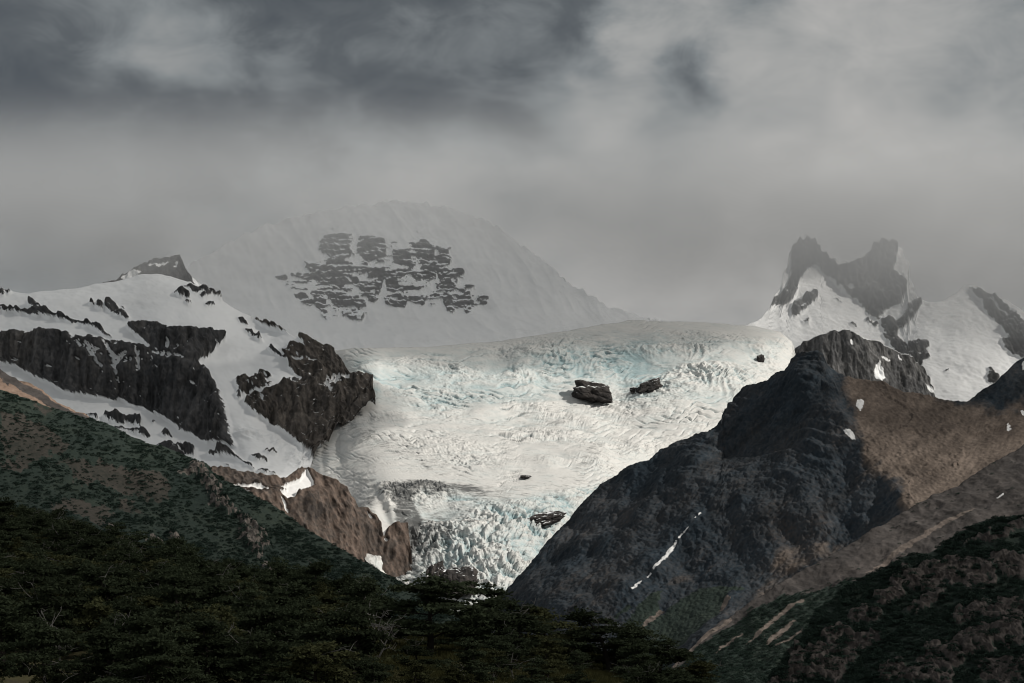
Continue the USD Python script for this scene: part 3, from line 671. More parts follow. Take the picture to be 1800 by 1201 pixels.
def e_kinds(P, X, Y, N):
    x, y = warp(X, Y, 2.0, 8, 71)
    m = mask(E_ROCK, x, y)
    y2 = Y + 5 * gn(np.stack([X / 60, Y / 60, 0 * X], -1), 79) + 0.06 * (X - 700)
    ledge = gn(np.stack([X / 42, y2 / 4.6, 0 * X], -1), 76) + 0.6 * gn(np.stack([X / 16, y2 / 2.4, 0 * X], -1), 77) + 0.35 * gn(np.stack([X / 5, Y / 3, 0 * X], -1), 70)
    rib = gn(np.stack([(X + 0.55 * Y) / 17, Y / 60, 0 * X], -1), 69)
    v = soft(m, 0.7) + 0.38 * soft(mask(E_FIELD, x, y), 5) - 0.34 * ledge - 0.24 * rib
    return (v > 0.45).astype(int)


def e_disp(P, X, Y, N):
    m = soft(e_kinds(P, X, Y, N) > 0, 0.6)
    return N * (m * (2 + 5 * ridged(sc(P, 120, 120, 22), 4, 72) + 4 * ridged(sc(P, 25, 25, 60), 3, 75)) + (1 - m) * (5 * fb(sc(P, 160, 160, 100), 3, 78) + 5 * ridged(sc(P + 0.5 * P[..., [2, 2, 2]] * np.array([1.0, 0, 0]), 130, 300, 420), 3, 68)))[..., None]


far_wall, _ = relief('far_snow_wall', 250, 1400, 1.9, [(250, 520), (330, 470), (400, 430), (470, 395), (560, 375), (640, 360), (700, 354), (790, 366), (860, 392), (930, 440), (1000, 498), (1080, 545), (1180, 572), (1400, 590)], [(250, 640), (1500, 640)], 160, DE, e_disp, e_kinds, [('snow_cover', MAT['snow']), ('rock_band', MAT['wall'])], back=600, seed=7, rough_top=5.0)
tag(far_wall, 'far snow wall banded with dark rock, its top lost in cloud', 'mountain', kind='structure')

# --- peak on the right
F_TOP = [(1180, 612), (1240, 592), (1290, 580), (1330, 566), (1352, 545), (1360, 522), (1372, 505), (1376, 482), (1384, 470), (1386, 448), (1391, 441), (1394, 430), (1401, 432), (1405, 421), (1411, 428), (1419, 420), (1424, 427), (1432, 424), (1438, 434), (1442, 431), (1445, 446), (1455, 447), (1460, 456), (1468, 453), (1475, 464), (1487, 459), (1492, 466), (1505, 455), (1513, 458), (1522, 446), (1527, 449), (1533, 431), (1541, 434), (1548, 423), (1560, 430), (1569, 424), (1578, 433), (1586, 436), (1590, 455), (1597, 462), (1598, 485), (1606, 500), (1612, 525), (1630, 530), (1646, 532), (1660, 526), (1680, 516), (1695, 505), (1720, 505), (1745, 520), (1770, 528), (1800, 550), (1900, 600), (1990, 640)]
F_ROCK = [Z8((340, 0), (530, 0), (540, 160), (590, 190), (620, 230), (700, 230), (800, 190), (860, 60), (1000, 60), (975, 280), (1050, 330), (1060, 420), (1020, 520), (960, 510), (900, 560), (880, 590), (820, 560), (740, 460), (690, 440), (650, 390), (600, 340), (530, 280), (470, 240), (440, 250), (390, 300), (380, 370), (330, 470), (280, 510), (190, 510), (190, 470), (300, 380), (310, 290), (325, 180)),
          Z8((320, 510), (400, 450), (480, 400), (485, 440), (450, 500), (400, 530), (350, 570), (330, 550)), Z8((1000, 600), (1060, 540), (1090, 470), (1140, 450), (1150, 490), (1110, 570), (1080, 590), (1040, 650), (1000, 660), (1000, 700), (950, 700), (910, 650), (890, 600), (940, 570)),
          Z8((1085, 730), (1130, 720), (1190, 740), (1185, 800), (1200, 840), (1160, 850), (1150, 920), (1190, 960), (1225, 1045), (1150, 1010), (1090, 820), (1000, 800), (940, 740), (900, 680), (1000, 700), (1060, 760)),
          Z8((1450, 390), (1500, 400), (1620, 440), (1700, 510), (1750, 545), (1800, 610), (2400, 900), (2000, 900), (1850, 830), (1780, 830), (1720, 810), (1670, 770), (1660, 720), (1700, 700), (1660, 630), (1580, 570), (1540, 520), (1540, 480)), Z8((1570, 890), (1590, 910), (1610, 950), (1635, 960), (1630, 990), (1590, 1000), (1570, 960)),
          Z8((698, 610), (742, 647), (708, 632)), Z8((788, 575), (872, 620), (862, 642), (798, 602)), Z8((603, 448), (652, 492), (618, 477)), Z8((383, 607), (442, 575), (420, 598)), Z8((1300, 920), (1330, 890), (1310, 920))]
F_SNOW = [Z8((660, 380), (700, 358), (735, 390), (690, 402)), Z8((900, 540), (960, 510), (1030, 500), (1020, 545), (930, 575)), Z8((450, 205), (520, 240), (500, 245)), Z8((1560, 450), (1690, 560), (1700, 552), (1600, 460)), Z8((1000, 240), (1050, 300), (1030, 330), (990, 280))]
DF = Depth((1160, 340, 2010, 740), 6, 38, 5, [(F_ROCK[0], 64, 0), (F_ROCK[1], 55, -25), (F_ROCK[2], 60, 10), (F_ROCK[4], 60, -20), ([(1390, 500), (1425, 470), (1470, 520), (1580, 640), (1440, 600)], 40, 25), ([(1340, 560), (1390, 500), (1430, 520), (1400, 600)], 40, -20)], [(1500, 640, 6600.0)])


def f_kinds(P, X, Y, N):
    x, y = warp(X, Y, 3.4, 13, 81)
    return np.where(mask(F_ROCK, x, y, F_SNOW), 1, 0)


def f_disp(P, X, Y, N):
    m = soft(f_kinds(P, X, Y, N) > 0, 1.0)
    return N * (m * rock_relief(P, 83, 1.1) + (1 - m) * (8 * fb(sc(P, 130, 130, 90), 4, 85) + 2 * ridged(sc(P, 40, 40, 20), 3, 86)))[..., None]


right_peak, _ = relief('snow_peak', 1180, 1990, 1.9, F_TOP, [(1180, 650), (1290, 680), (1600, 720), (1990, 740)], 180, DF, f_disp, f_kinds, [('snow_cover', MAT['snow']), ('rock_face', MAT['peak'])], back=500, seed=8, rough_top=2.0)
tag(right_peak, 'pointed snow peak with rock towers fading into cloud on the right', 'mountain', kind='structure')

# --- grey rock dome in front of that peak
DOME_TOP = Z8((230, 980), (270, 930), (340, 840), (370, 770), (430, 730), (480, 700), (560, 670), (650, 655), (690, 655), (720, 670), (780, 715), (850, 725), (920, 770), (1000, 800), (1080, 830), (1150, 900), (1185, 1000), (1240, 1100))
DF2 = Depth((1350, 560, 1660, 740), 5, 72, 0, [([(1350, 560), (1440, 560), (1440, 740), (1350, 740)], 70, -35), ([(1540, 560), (1660, 560), (1660, 740), (1540, 740)], 66, 30)], [(1480, 660, 5250.0)])


def f2_kinds(P, X, Y, N):
    x, y = warp(X, Y, 1.8, 8, 91)
    return np.where(mask([Z8((838, 912), (870, 850), (890, 900), (905, 965), (880, 985), (850, 965)), Z8((890, 825), (940, 850), (930, 855), (880, 835)), Z8((980, 810), (1020, 840), (1010, 850), (990, 830)), Z8((1150, 1000), (1240, 1040), (1240, 1060), (1180, 1050)), Z8((690, 715), (712, 720), (710, 750), (695, 745)), Z8((460, 712), (560, 672), (520, 690), (480, 705))], x, y), 0, 1)


dome_rock, _ = relief('rock_dome', 1364, 1644, 1.6, DOME_TOP, [(1364, 720), (1644, 740)], 80, DF2, lambda P, X, Y, N: N * rock_relief(P, 93, 0.7)[..., None], f2_kinds, [('snow_patch', MAT['snow']), ('rock_face', MAT['dome'])], back=200, seed=9, rough_top=1.5)
tag(dome_rock, 'rounded grey rock dome streaked with snow below the pointed peak', 'mountain', kind='structure')

# ---------------------------------------------------------------- nearer hillsides
MAT.update({
    'dark_rock': earth('haze_blue_flank', [(0.009, 0.016, 0.023), (0.019, 0.027, 0.035), (0.037, 0.041, 0.046), (0.062, 0.055, 0.052)], 75, 5, (1, 1, 1.2), streak=(16, 40, 120), streak_amt=0.3, bump_scale=3, bump=0.6, speck=(5.0, 0.735, (0.15, 0.14, 0.13)), turn=-48,  # darkest rock tones tinted blue in place of haze
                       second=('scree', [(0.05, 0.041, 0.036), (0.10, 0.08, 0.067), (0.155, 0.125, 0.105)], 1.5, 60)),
    'grey_scree': earth('grey_scree', [(0.03, 0.028, 0.028), (0.052, 0.047, 0.045), (0.075, 0.066, 0.062)], 60, 4, (1, 1, 1.4), streak=(14, 14, 50), streak_amt=0.3, bump_scale=2.0, bump=0.7, speck=(3.0, 0.73, (0.16, 0.145, 0.135))),
    'green_slope': earth('dark_green_scrub', [(0.012, 0.020, 0.018), (0.022, 0.032, 0.027), (0.032, 0.042, 0.032)], 40, 3.5, bump_scale=3, bump=1.0),
    'brown_grass': earth('brown_heath', [(0.02, 0.024, 0.021), (0.036, 0.035, 0.03), (0.054, 0.048, 0.042), (0.036, 0.037, 0.031)], 45, 3, bump_scale=1.5, bump=0.8, speck=(2.2, 0.75, (0.15, 0.14, 0.13))),
    'pale_scree': earth('pale_scree', [(0.07, 0.058, 0.05), (0.12, 0.10, 0.088), (0.16, 0.13, 0.115)], 30, 3, bump_scale=2, bump=0.7),
    'pink_slope': earth('pink_slope', [(0.09, 0.065, 0.05), (0.19, 0.135, 0.105), (0.25, 0.185, 0.145)], 35, 4, (1, 1, 0.7), bump_scale=3, bump=0.7),
    'slab': earth('brown_slab_rock', [(0.026, 0.024, 0.023), (0.052, 0.046, 0.043), (0.078, 0.067, 0.062)], 24, 2.0, (1, 1, 0.6), streak=(3, 3, 14), streak_amt=0.45, bump_scale=1.2, bump=1.0),
    'crag': earth('grey_crag_rock', [(0.045, 0.042, 0.04), (0.10, 0.09, 0.082), (0.17, 0.148, 0.13)], 14, 2.0, streak=(3, 3, 12), streak_amt=0.5, bump_scale=1.2, bump=1.0),
})


def slope_relief(P, seed, a=1.0):
    return a * (16 * fb(sc(P, 210, 210, 150), 3, seed) + 5.0 * ridged(sc(P, 60, 60, 50), 3, seed + 2) + 1.6 * ridged(sc(P, 15, 15, 12), 3, seed + 4) + 0.7 * fb(sc(P, 4.5, 4.5, 4), 2, seed + 5))


# --- pink ridge at the left edge
DK = Depth((-220, 560, 240, 900), 6, 31, 28, [], [(60, 690, 1900.0)])


def k_kinds(P, X, Y, N):
    x, y = warp(X, Y, 2.0, 12, 101)
    return np.where(mask([[(-200, 500), (0, 640), (40, 672), (63, 684), (100, 712), (140, 734), (180, 750), (120, 740), (80, 714), (40, 690), (0, 660), (-200, 560)], ZA((0, 100), (60, 110), (80, 140), (60, 160), (20, 130))], x, y), 1, 0)


pink, _ = relief('pink_ridge', -200, 200, 1.4, [(-200, 560), (-100, 600), (0, 645), (33, 666), (50, 670), (60, 677), (70, 683), (93, 703), (121, 719), (145, 733), (163, 743), (200, 766)], [(-200, 820), (0, 800), (200, 860)], 90, DK, lambda P, X, Y, N: N * slope_relief(P, 103, 0.4)[..., None], k_kinds, [('bare_slope', MAT['pink_slope']), ('rock_band', MAT['grey_scree'])], back=160, seed=10, rough_top=1.5)
tag(pink, 'sunlit pink scree ridge at the left edge behind the dark hillside', 'ridge', kind='structure')

# --- dark rock mountain on the right
G_TOP = [(700, 1150), (790, 1110), (870, 1062), (885, 1050), (920, 1010), (950, 977), (985, 930), (1000, 913), (1030, 877), (1063, 850), (1087, 828), (1107, 823), (1143, 810), (1160, 792), (1210, 773), (1220, 765), (1243, 760), (1270, 740), (1273, 723), (1281, 711), (1288, 708), (1295, 697), (1307, 685), (1337, 678), (1357, 667), (1361, 660), (1380, 653), (1393, 637), (1403, 628), (1422, 629), (1440, 626), (1450, 636),
         (1457, 648), (1483, 660), (1500, 667), (1550, 673), (1583, 690), (1627, 695), (1650, 700), (1700, 708), (1723, 690), (1750, 680), (1770, 660), (1785, 643), (1800, 635), (1840, 612), (1900, 600), (1990, 640)]
G_SCREE = [(1458, 648), (1500, 664), (1550, 672), (1583, 688), (1640, 702), (1700, 708), (1725, 712), (1760, 720), (1850, 730), (1990, 760), (1990, 1000), (1640, 1000), (1600, 905), (1575, 870), (1545, 835), (1512, 800), (1510, 765), (1495, 735), (1475, 700), (1462, 670)]
G_SNOW = [Z5((470, 908), (482, 915), (488, 906), (503, 910), (505, 930), (490, 965), (478, 950), (462, 935)), Z5((398, 1075), (440, 1068), (458, 1095), (462, 1120), (450, 1130), (430, 1110), (410, 1090)), Z5((1258, 1038), (1283, 1045), (1270, 1052), (1285, 1060), (1270, 1077), (1262, 1068)), Z5((1332, 960), (1360, 975), (1360, 990), (1340, 985)), Z5((1338, 735), (1350, 725), (1352, 770), (1342, 775)),
          ZG((815, 343), (848, 310), (853, 313), (820, 347)), ZG((722, 428), (755, 405), (790, 378), (788, 385), (755, 412), (725, 434)), ZG((640, 545), (655, 530), (665, 495), (690, 465), (718, 435), (718, 445), (700, 480), (685, 510), (665, 535), (645, 550)), ZG((595, 600), (605, 580), (635, 550), (648, 545), (630, 575), (598, 608)), ZG((555, 640), (580, 615), (590, 612), (560, 645)), ZG((485, 720), (505, 690), (530, 660), (538, 665), (515, 700), (490, 725))]
G_GREEN = [ZG((500, 800), (560, 750), (600, 720), (640, 690), (620, 770), (600, 840), (640, 830), (740, 740), (840, 700), (1020, 690), (1090, 690), (1050, 720), (1000, 715), (965, 780), (945, 855), (870, 910), (800, 975), (700, 1080), (700, 1200), (500, 1200), (380, 1000), (440, 900)), ZG((380, 860), (460, 790), (480, 800), (400, 870))]
G_PALE = [ZG((520, 915), (560, 860), (600, 830), (640, 800), (600, 860), (545, 905)), ZG((595, 830), (620, 790), (650, 810), (610, 840)), ZG((945, 830), (960, 780), (985, 750), (1010, 760), (985, 800), (960, 830))]
DG = Depth((680, 580, 2000, 1260), 8, 39, -54,
           [(G_SCREE, 32, 34), ([(1460, 640), (2000, 600), (2000, 780), (1640, 705)], 36, 15), ([(1300, 600), (1460, 625), (1460, 700), (1290, 740)], 55, -38), ([(1395, 625), (1455, 625), (1500, 720), (1520, 800), (1600, 900), (1440, 860), (1420, 700)], 40, -5),
            ([(1280, 690), (1430, 690), (1440, 760), (1240, 800), (1260, 740)], 58, -45), ([(1200, 860), (1450, 840), (1560, 930), (1350, 1020), (1180, 1010)], 40, -22), ([(880, 1050), (1060, 850), (1150, 830), (1120, 900), (950, 1100)], 48, -60), ([(950, 1100), (1180, 960), (1260, 1000), (1100, 1180)], 36, -28)],
           [(1440, 640, 2700.0)], wh=0.5)


def g_kinds(P, X, Y, N):
    x, y = warp(X, Y, 4.0, 18, 111)
    xs_, ys_ = warp(X, Y, 20.0, 55, 116)
    k = np.where(inside(G_SCREE, xs_, ys_), 1, 0)
    crag = fb(np.stack([X / 26, Y / 20, 0 * X], -1), 4, 124, 0.6) + np.clip((1620 - X) / 220, -0.7, 0.55) + np.clip((720 - Y) / 160, -0.5, 0.3)
    k = np.where((k == 1) & (crag > 0.85), 0, k)
    k = np.where(mask(G_GREEN, x, y), 2, k)
    x, y = warp(X, Y, 1.6, 8, 113)
    k = np.where(mask(G_PALE, x, y), 5, k)
    x, y = warp(X, Y, 0.9, 6, 112)
    return np.where(mask(G_SNOW, x, y), 3, k)


G_FANS = [ZG((1150, 640), (1350, 560), (1400, 620), (1351, 760), (1000, 860), (1150, 690)), Z9((0, 480), (250, 430), (420, 420), (560, 310), (600, 300), (560, 400), (420, 480), (200, 640), (0, 740)), ZG((60, 820), (300, 600), (440, 520), (480, 600), (420, 760), (250, 900), (60, 950)), ZG((560, 760), (700, 560), (860, 420), (1000, 460), (1000, 640), (800, 700), (640, 800))]


def g_attrs(P, X, Y, N):
    x, y = warp(X, Y, 6, 30, 127)
    v = 1.1 * soft(mask([G_SCREE], x, y), 18) + 0.5 * soft(mask(G_FANS[:2], x, y), 6) + 0.3 * soft(mask(G_FANS[2:], x, y), 8)
    v = v - 0.55 * np.clip((1530 - X) / 130, 0, 1) * np.clip((830 - Y) / 60, 0, 1) * (X > 1380)
    return {'scree': v - 0.3 * np.clip(fb(np.stack([X / 34, Y / 30, 0 * X], -1), 3, 128), 0, 1) * (X > 1440)}


def g_disp(P, X, Y, N):
    sm = soft(mask([G_SCREE], X, Y), 4)
    gr = soft(mask(G_GREEN, X, Y), 3)
    top = soft(mask([[(1260, 600), (1470, 610), (1500, 760), (1420, 860), (1200, 860), (1150, 800)]], X, Y), 6)
    crags = 9 * fb(sc(P, 170, 170, 170), 3, 114) + 1.6 * ridged(sc(P, 60, 60, 70), 3, 115, 0.55) + 0.9 * ridged(sc(P, 14, 14, 18), 3, 117)
    strata = 2.4 * ridged(sc(P + 14 * gn(sc(P, 90, 90, 90), 126)[..., None] + 0.25 * P[..., [2, 2, 0]] * np.array([0, 0, 1.0]), 160, 160, 17), 3, 118)
    gully = 4 * fb(sc(P @ np.array([[0.8, 0, -0.6], [0, 1, 0], [0.6, 0, 0.8]]), 40, 60, 400), 2, 119)
    return N * ((1 - sm) * (1 - 0.6 * gr) * (crags + gully + top * strata) + sm * (2.5 * fb(sc(P, 90, 90, 90), 3, 120) + 1.6 * ridged(sc(P, 22, 22, 30), 3, 121) * (gn(sc(P, 120, 120, 120), 122) > -0.1)) + 1.0 * fb(sc(P, 5, 5, 5), 3, 123))[..., None]


right_mountain, RG = relief('rock_mountain', 700, 1990, 1.7, G_TOP, [(700, 1230), (1200, 1240), (1500, 1120), (1990, 960)], 270, DG, g_disp, g_kinds, attrs=g_attrs, mats=[('dark_rock', MAT['dark_rock']), ('brown_scree', MAT['dark_rock']), ('green_slope', MAT['green_slope']), ('snow_patch', MAT['old_snow']), ('grey_scree', MAT['grey_scree']), ('pale_scree', MAT['pale_scree'])], back=350, seed=11, rough_top=1.6)
tag(right_mountain, 'dark rock mountain with a brown scree flank on the right', 'mountain', kind='structure')

# --- scree ridge in front of it
H_TOP = [(1050, 1280), (1150, 1195), (1185, 1165), (1205, 1145), (1230, 1124), (1263, 1096), (1300, 1073), (1350, 1046), (1407, 1013), (1450, 987), (1500, 953), (1550, 923), (1600, 893), (1617, 883), (1650, 863), (1683, 850), (1733, 820), (1770, 800), (1800, 783), (1900, 728), (2000, 690)]
H_GREEN = [(1100, 1260), (1190, 1176), (1225, 1140), (1265, 1108), (1290, 1095), (1330, 1076), (1370, 1056), (1410, 1050), (1440, 1040), (1500, 1020), (1500, 1260)]
H_PALE = [ZG((925, 1060), (945, 1015), (1070, 943), (1076, 950), (965, 1022)), ZG((1060, 1028), (1150, 938), (1308, 808), (1318, 818), (1170, 948)), ZG((1185, 1008), (1220, 958), (1345, 878), (1352, 888), (1212, 1003)), ZG((1240, 1015), (1350, 945), (1360, 955), (1260, 1015)), ZG((690, 1105), (745, 1045), (835, 965), (885, 908), (945, 905), (1000, 850), (1010, 868), (950, 925), (880, 965), (790, 1045), (710, 1108)),
          ZG((1170, 970), (1190, 958), (1180, 975)), Z9((40, 1015), (120, 960), (190, 925), (180, 945), (60, 1015)), Z9((0, 890), (100, 820), (190, 770), (190, 785), (90, 845), (0, 905)), Z9((500, 640), (620, 560), (700, 490), (900, 380), (1100, 290), (1090, 305), (900, 400), (740, 500), (600, 600))]
DH = Depth((1040, 660, 2010, 1260), 8, 33, -24, [([(1600, 830), (2000, 660), (2000, 900), (1500, 1000)], 32, -18)], [(1500, 960, 1750.0)])


def h_kinds(P, X, Y, N):
    a, b = (X - 1500) * 0.83 - (Y - 950) * 0.55, (X - 1500) * 0.55 + (Y - 950) * 0.83
    q = np.stack([a / 60, b / 6.5, 0 * a], -1)
    w = 9 * fb(q, 4, 131, 0.6)
    k = np.where(inside(H_GREEN, X + 0.55 * w, Y + 0.83 * w), 1, 0)
    x, y = warp(X, Y, 1.5, 9, 132)
    k = np.where(mask(H_PALE, x, y), 2, k)
    return np.where(mask([Z9((1202, 240), (1240, 215), (1247, 220), (1240, 228), (1208, 244))], X, Y), 3, k)


def h_disp(P, X, Y, N):
    gully = 1.6 * fb(sc(P @ np.array([[0.72, 0, 0.69], [0, 1, 0], [-0.69, 0, 0.72]]), 220, 90, 20), 4, 135)
    return N * (gully + slope_relief(P, 133, 0.42))[..., None]


scree_ridge, RH = relief('scree_ridge', 1050, 2000, 1.6, H_TOP, [(1050, 1300), (1350, 1260), (1500, 1180), (1700, 1060), (2000, 960)], 130, DH, h_disp, h_kinds, [('grey_scree', MAT['grey_scree']), ('green_slope', MAT['green_slope']), ('pale_scree', MAT['pale_scree']), ('snow_patch', MAT['old_snow'])], back=160, seed=12, rough_top=1.0)
tag(scree_ridge, 'grey scree ridge with green lower slope running down from the right', 'ridge', kind='structure')

# --- near rocky hill in the lower right corner
I_TOP = [(1320, 1235), (1350, 1195), (1370, 1170), (1383, 1153), (1417, 1110), (1433, 1080), (1467, 1057), (1483, 1037), (1507, 1020), (1537, 1007), (1567, 993), (1600, 975), (1633, 972), (1650, 960), (1683, 937), (1717, 923), (1750, 915), (1800, 907), (1860, 890), (1980, 870)]
I_ROCK = [Z9((1030, 460), (1100, 430), (1220, 410), (1330, 360), (1351, 340), (1351, 400), (1250, 430), (1150, 465)), Z9((700, 600), (830, 580), (960, 540), (1060, 530), (1170, 560), (1230, 680), (1150, 700), (1000, 690), (950, 730), (840, 740), (740, 690), (650, 700)), Z9((1170, 540), (1250, 500), (1351, 560), (1351, 640), (1260, 640)), Z9((560, 720), (700, 680), (740, 750), (650, 800), (580, 790)),
          Z9((720, 830), (800, 770), (900, 740), (960, 760), (880, 790), (740, 840)), Z9((440, 830), (500, 800), (600, 810), (620, 870), (500, 880), (430, 860)), Z9((290, 940), (350, 895), (440, 900), (490, 930), (600, 900), (610, 950), (520, 1000), (480, 1050), (330, 1010)), Z9((100, 1060), (250, 990), (330, 1020), (470, 1040), (420, 1140), (340, 1200), (100, 1150)),
          Z9((980, 830), (1080, 770), (1170, 770), (1170, 830), (1060, 860), (1000, 890)), Z9((1180, 780), (1280, 750), (1351, 770), (1351, 870), (1250, 850), (1150, 870)), Z9((820, 1010), (900, 970), (1000, 960), (1100, 920), (1230, 860), (1310, 870), (1351, 900), (1351, 1030), (1200, 1020), (1060, 1060), (1000, 1160), (930, 1200), (800, 1190), (720, 1150)), Z9((640, 1100), (700, 1070), (800, 1130), (830, 1201), (640, 1201), (580, 1150)),
          Z9((1100, 1090), (1200, 1080), (1300, 1090), (1351, 1060), (1351, 1210), (1180, 1210), (1100, 1150)), Z9((20, 1150), (100, 1140), (200, 1201), (0, 1230))]
DI = Depth((1310, 840, 2000, 1290), 6, 30, -30, [(p, 35, -24) for p in I_ROCK], [(1600, 1010, 760.0)], blur=1.0)


def i_rock(X, Y):
    x, y = warp(X, Y, 11, 30, 141)
    return mask(I_ROCK, x, y) & (fb(np.stack([X / 22, Y / 14, 0 * X], -1), 4, 142, 0.6) < 0.5)


def i_kinds(P, X, Y, N):
    return np.where(i_rock(X, Y), 1, 0)


def i_disp(P, X, Y, N):
    m = soft(i_rock(X, Y), 1.5)
    q = P @ np.array([[0.8, 0, -0.6], [0, 1, 0], [0.6, 0, 0.8]])
    w = P + 2.5 * np.stack([gn(sc(P, 8, 8, 8), 148), gn(sc(P, 8, 8, 8), 149), gn(sc(P, 8, 8, 8), 150)], -1)
    tl = w @ np.array([[0.86, 0, 0.5], [0, 1, 0], [-0.5, 0, 0.86]])
    r = 0.85 * ridged(sc(tl, 10, 10, 3.6), 4, 143, 0.55) + 2.4 * fb(sc(P, 26, 26, 22), 3, 144) + 0.5 * ridged(sc(tl, 2.4, 3, 4), 3, 145, 0.6)
    return N * (m * (r + 0.3) + (1 - m) * (1.6 * fb(sc(P, 30, 30, 30), 3, 147)))[..., None]


near_hill, RI = relief('rocky_hill', 1320, 1980, 1.35, I_TOP, [(1320, 1290), (1980, 1290)], 230, DI, i_disp, i_kinds, [('heath', MAT['green_slope']), ('rock_slab', MAT['slab'])], back=70, seed=13, rough_top=1.0)
tag(near_hill, 'rocky hill with brown slabs between dark scrub in the lower right corner', 'hill', kind='structure')

# --- dark hillside on the left
J_TOP = [(-200, 600), (0, 690), (47, 708), (93, 724), (140, 738), (163, 745), (191, 754), (233, 771), (277, 787), (322, 801), (336, 808), (347, 817), (364, 826), (400, 857), (432, 872), (475, 892), (512, 912), (545, 935), (585, 960), (625, 980), (650, 990), (682, 1005), (712, 1022), (750, 1045), (800, 1078), (900, 1140), (1000, 1200)]
J_CRAG = [ZA((1310, 850), (1400, 840), (1450, 760), (1500, 790), (1560, 900), (1640, 1000), (1716, 1080), (1716, 1160), (1600, 1080), (1540, 960), (1450, 870)), Z6((0, 300), (60, 320), (70, 400), (130, 440), (200, 560), (240, 600), (330, 650), (400, 700), (470, 770), (500, 800), (440, 780), (330, 720), (250, 640), (180, 620), (100, 500), (20, 430)), Z6((260, 780), (330, 770), (400, 840), (440, 890), (430, 920), (350, 870)),
          zz([(520, 250), (560, 300), (620, 360), (570, 420), (520, 380), (450, 330), (420, 240)], 300, 860, 3.53), zz([(560, 480), (600, 480), (660, 540), (690, 590), (570, 580), (550, 520)], 300, 860, 3.53), zz([(640, 480), (720, 500), (700, 520)], 300, 860, 3.53), zz([(880, 290), (950, 300), (1030, 320), (1020, 350), (940, 335)], 0, 860, 3.53), zz([(1040, 250), (1110, 290), (1120, 350), (1060, 310)], 0, 860, 3.53), zz([(640, 230), (740, 250), (720, 275), (660, 265)], 0, 860, 3.53)]
J_BARE = [ZA((0, 400), (150, 420), (240, 450), (300, 500), (430, 580), (500, 650), (400, 720), (200, 700), (0, 700)), ZA((0, 740), (150, 720), (330, 690), (300, 760), (100, 820), (0, 800)), ZA((460, 760), (700, 750), (900, 770), (1050, 820), (1200, 860), (1300, 960), (1250, 1040), (1050, 1000), (900, 920), (700, 900), (560, 860)), ZA((380, 1060), (560, 1010), (760, 1030), (900, 1120), (760, 1201), (430, 1120)), ZA((850, 940), (1050, 1050), (1100, 1120), (960, 1080)), ZA((250, 330), (400, 380), (380, 430), (280, 400))]
DJ = Depth((-220, 560, 1020, 1300), 8, 29, 30, [], [(330, 850, 1350.0)])


def j_kinds(P, X, Y, N):
    x, y = warp(X, Y, 11, 26, 151)
    k = np.where(mask(J_BARE, x, y), 1, 0)
    x, y = warp(X, Y, 7, 14, 152)
    return np.where(mask(J_CRAG, x, y) & (fb(np.stack([X / 9, Y / 9, 0 * X], -1), 3, 159, 0.6) < 0.25), 2, k)


def j_disp(P, X, Y, N):
    c = soft(mask(J_CRAG, X, Y), 2)
    return N * (5 * fb(sc(P, 110, 110, 80), 3, 153) + 1.4 * fb(sc(P, 22, 22, 22), 3, 155) + c * (2.6 * ridged(sc(P @ np.array([[0.86, 0, 0.5], [0, 1, 0], [-0.5, 0, 0.86]]), 9, 9, 5), 4, 157, 0.65) + 1.5))[..., None]


left_hill, RJ = relief('scrub_hillside', -200, 1000, 1.8, J_TOP, [(-200, 1100), (300, 1150), (700, 1200), (1000, 1290)], 210, DJ, j_disp, j_kinds, [('scrub', MAT['green_slope']), ('heath', MAT['brown_grass']), ('crag', MAT['crag'])], back=120, seed=14, rough_top=0.8)
tag(left_hill, 'dark scrub hillside with brown heath and pale crags on the left', 'hillside', kind='structure')

# --- valley floor under everything
gx, gy = np.meshgrid(np.linspace(-9000, 9000, 90), np.linspace(-1500, 12000, 80))
gz = -70 + 18 * fb(np.stack([gx / 900, gy / 900, gx * 0], -1), 3, 161) + np.clip((gy - 3000) / 9000, 0, 1) * 60
ia = (np.arange(79)[:, None] * 90 + np.arange(89)).ravel()
tag(put('valley_floor', np.stack([gx, gy, gz], -1).reshape(-1, 3), np.stack([ia, ia + 1, ia + 91, ia + 90], -1), MAT['brown_grass']), 'brown floor of the valley below the hills', 'ground', kind='structure')

# ---------------------------------------------------------------- near forest slope
GP = np.array([(-200, 930, 440), (0, 938, 430), (150, 968, 410), (300, 1020, 380), (450, 1066, 345), (620, 1094, 300), (760, 1112, 255), (900, 1126, 245), (1000, 1146, 240), (1130, 1176, 235), (1250, 1222, 230), (1400, 1275, 230),
               (-200, 1030, 265), (0, 1042, 260), (200, 1070, 250), (400, 1102, 230), (600, 1134, 208), (755, 1150, 200), (900, 1166, 190), (1050, 1190, 190), (1200, 1250, 190), (1400, 1310, 190),
               (-200, 1215, 150), (0, 1218, 150), (300, 1228, 150), (600, 1238, 150), (900, 1244, 150), (1200, 1300, 150), (1400, 1340, 150),
               (-200, 1500, 90), (300, 1520, 90), (900, 1530, 90), (1400, 1560, 90),
               (0, 960, 520), (300, 1060, 470), (620, 1150, 390), (900, 1190, 330), (1150, 1260, 320), (1400, 1340, 310), (-200, 1060, 760), (0, 1070, 760), (400, 1180, 700), (900, 1250, 560), (1400, 1310, 520)], float)
_gp = pt(GP[:, 0], GP[:, 1], GP[:, 2])
_rbf = RBFInterpolator(_gp[:, :2] / 100, _gp[:, 2], kernel='thin_plate_spline', smoothing=0.02)


def ground(x, y):
    x, y = np.broadcast_arrays(np.asarray(x, float), np.asarray(y, float))
    q = np.stack([x.ravel(), y.ravel()], -1)
    z = _rbf(q / 100)
    p3 = np.c_[q, np.zeros(len(q))]
    z = z + 0.7 * fb(p3 / 24, 3, 201) + 0.16 * fb(p3 / 4.0, 3, 203)
    return z.reshape(x.shape)


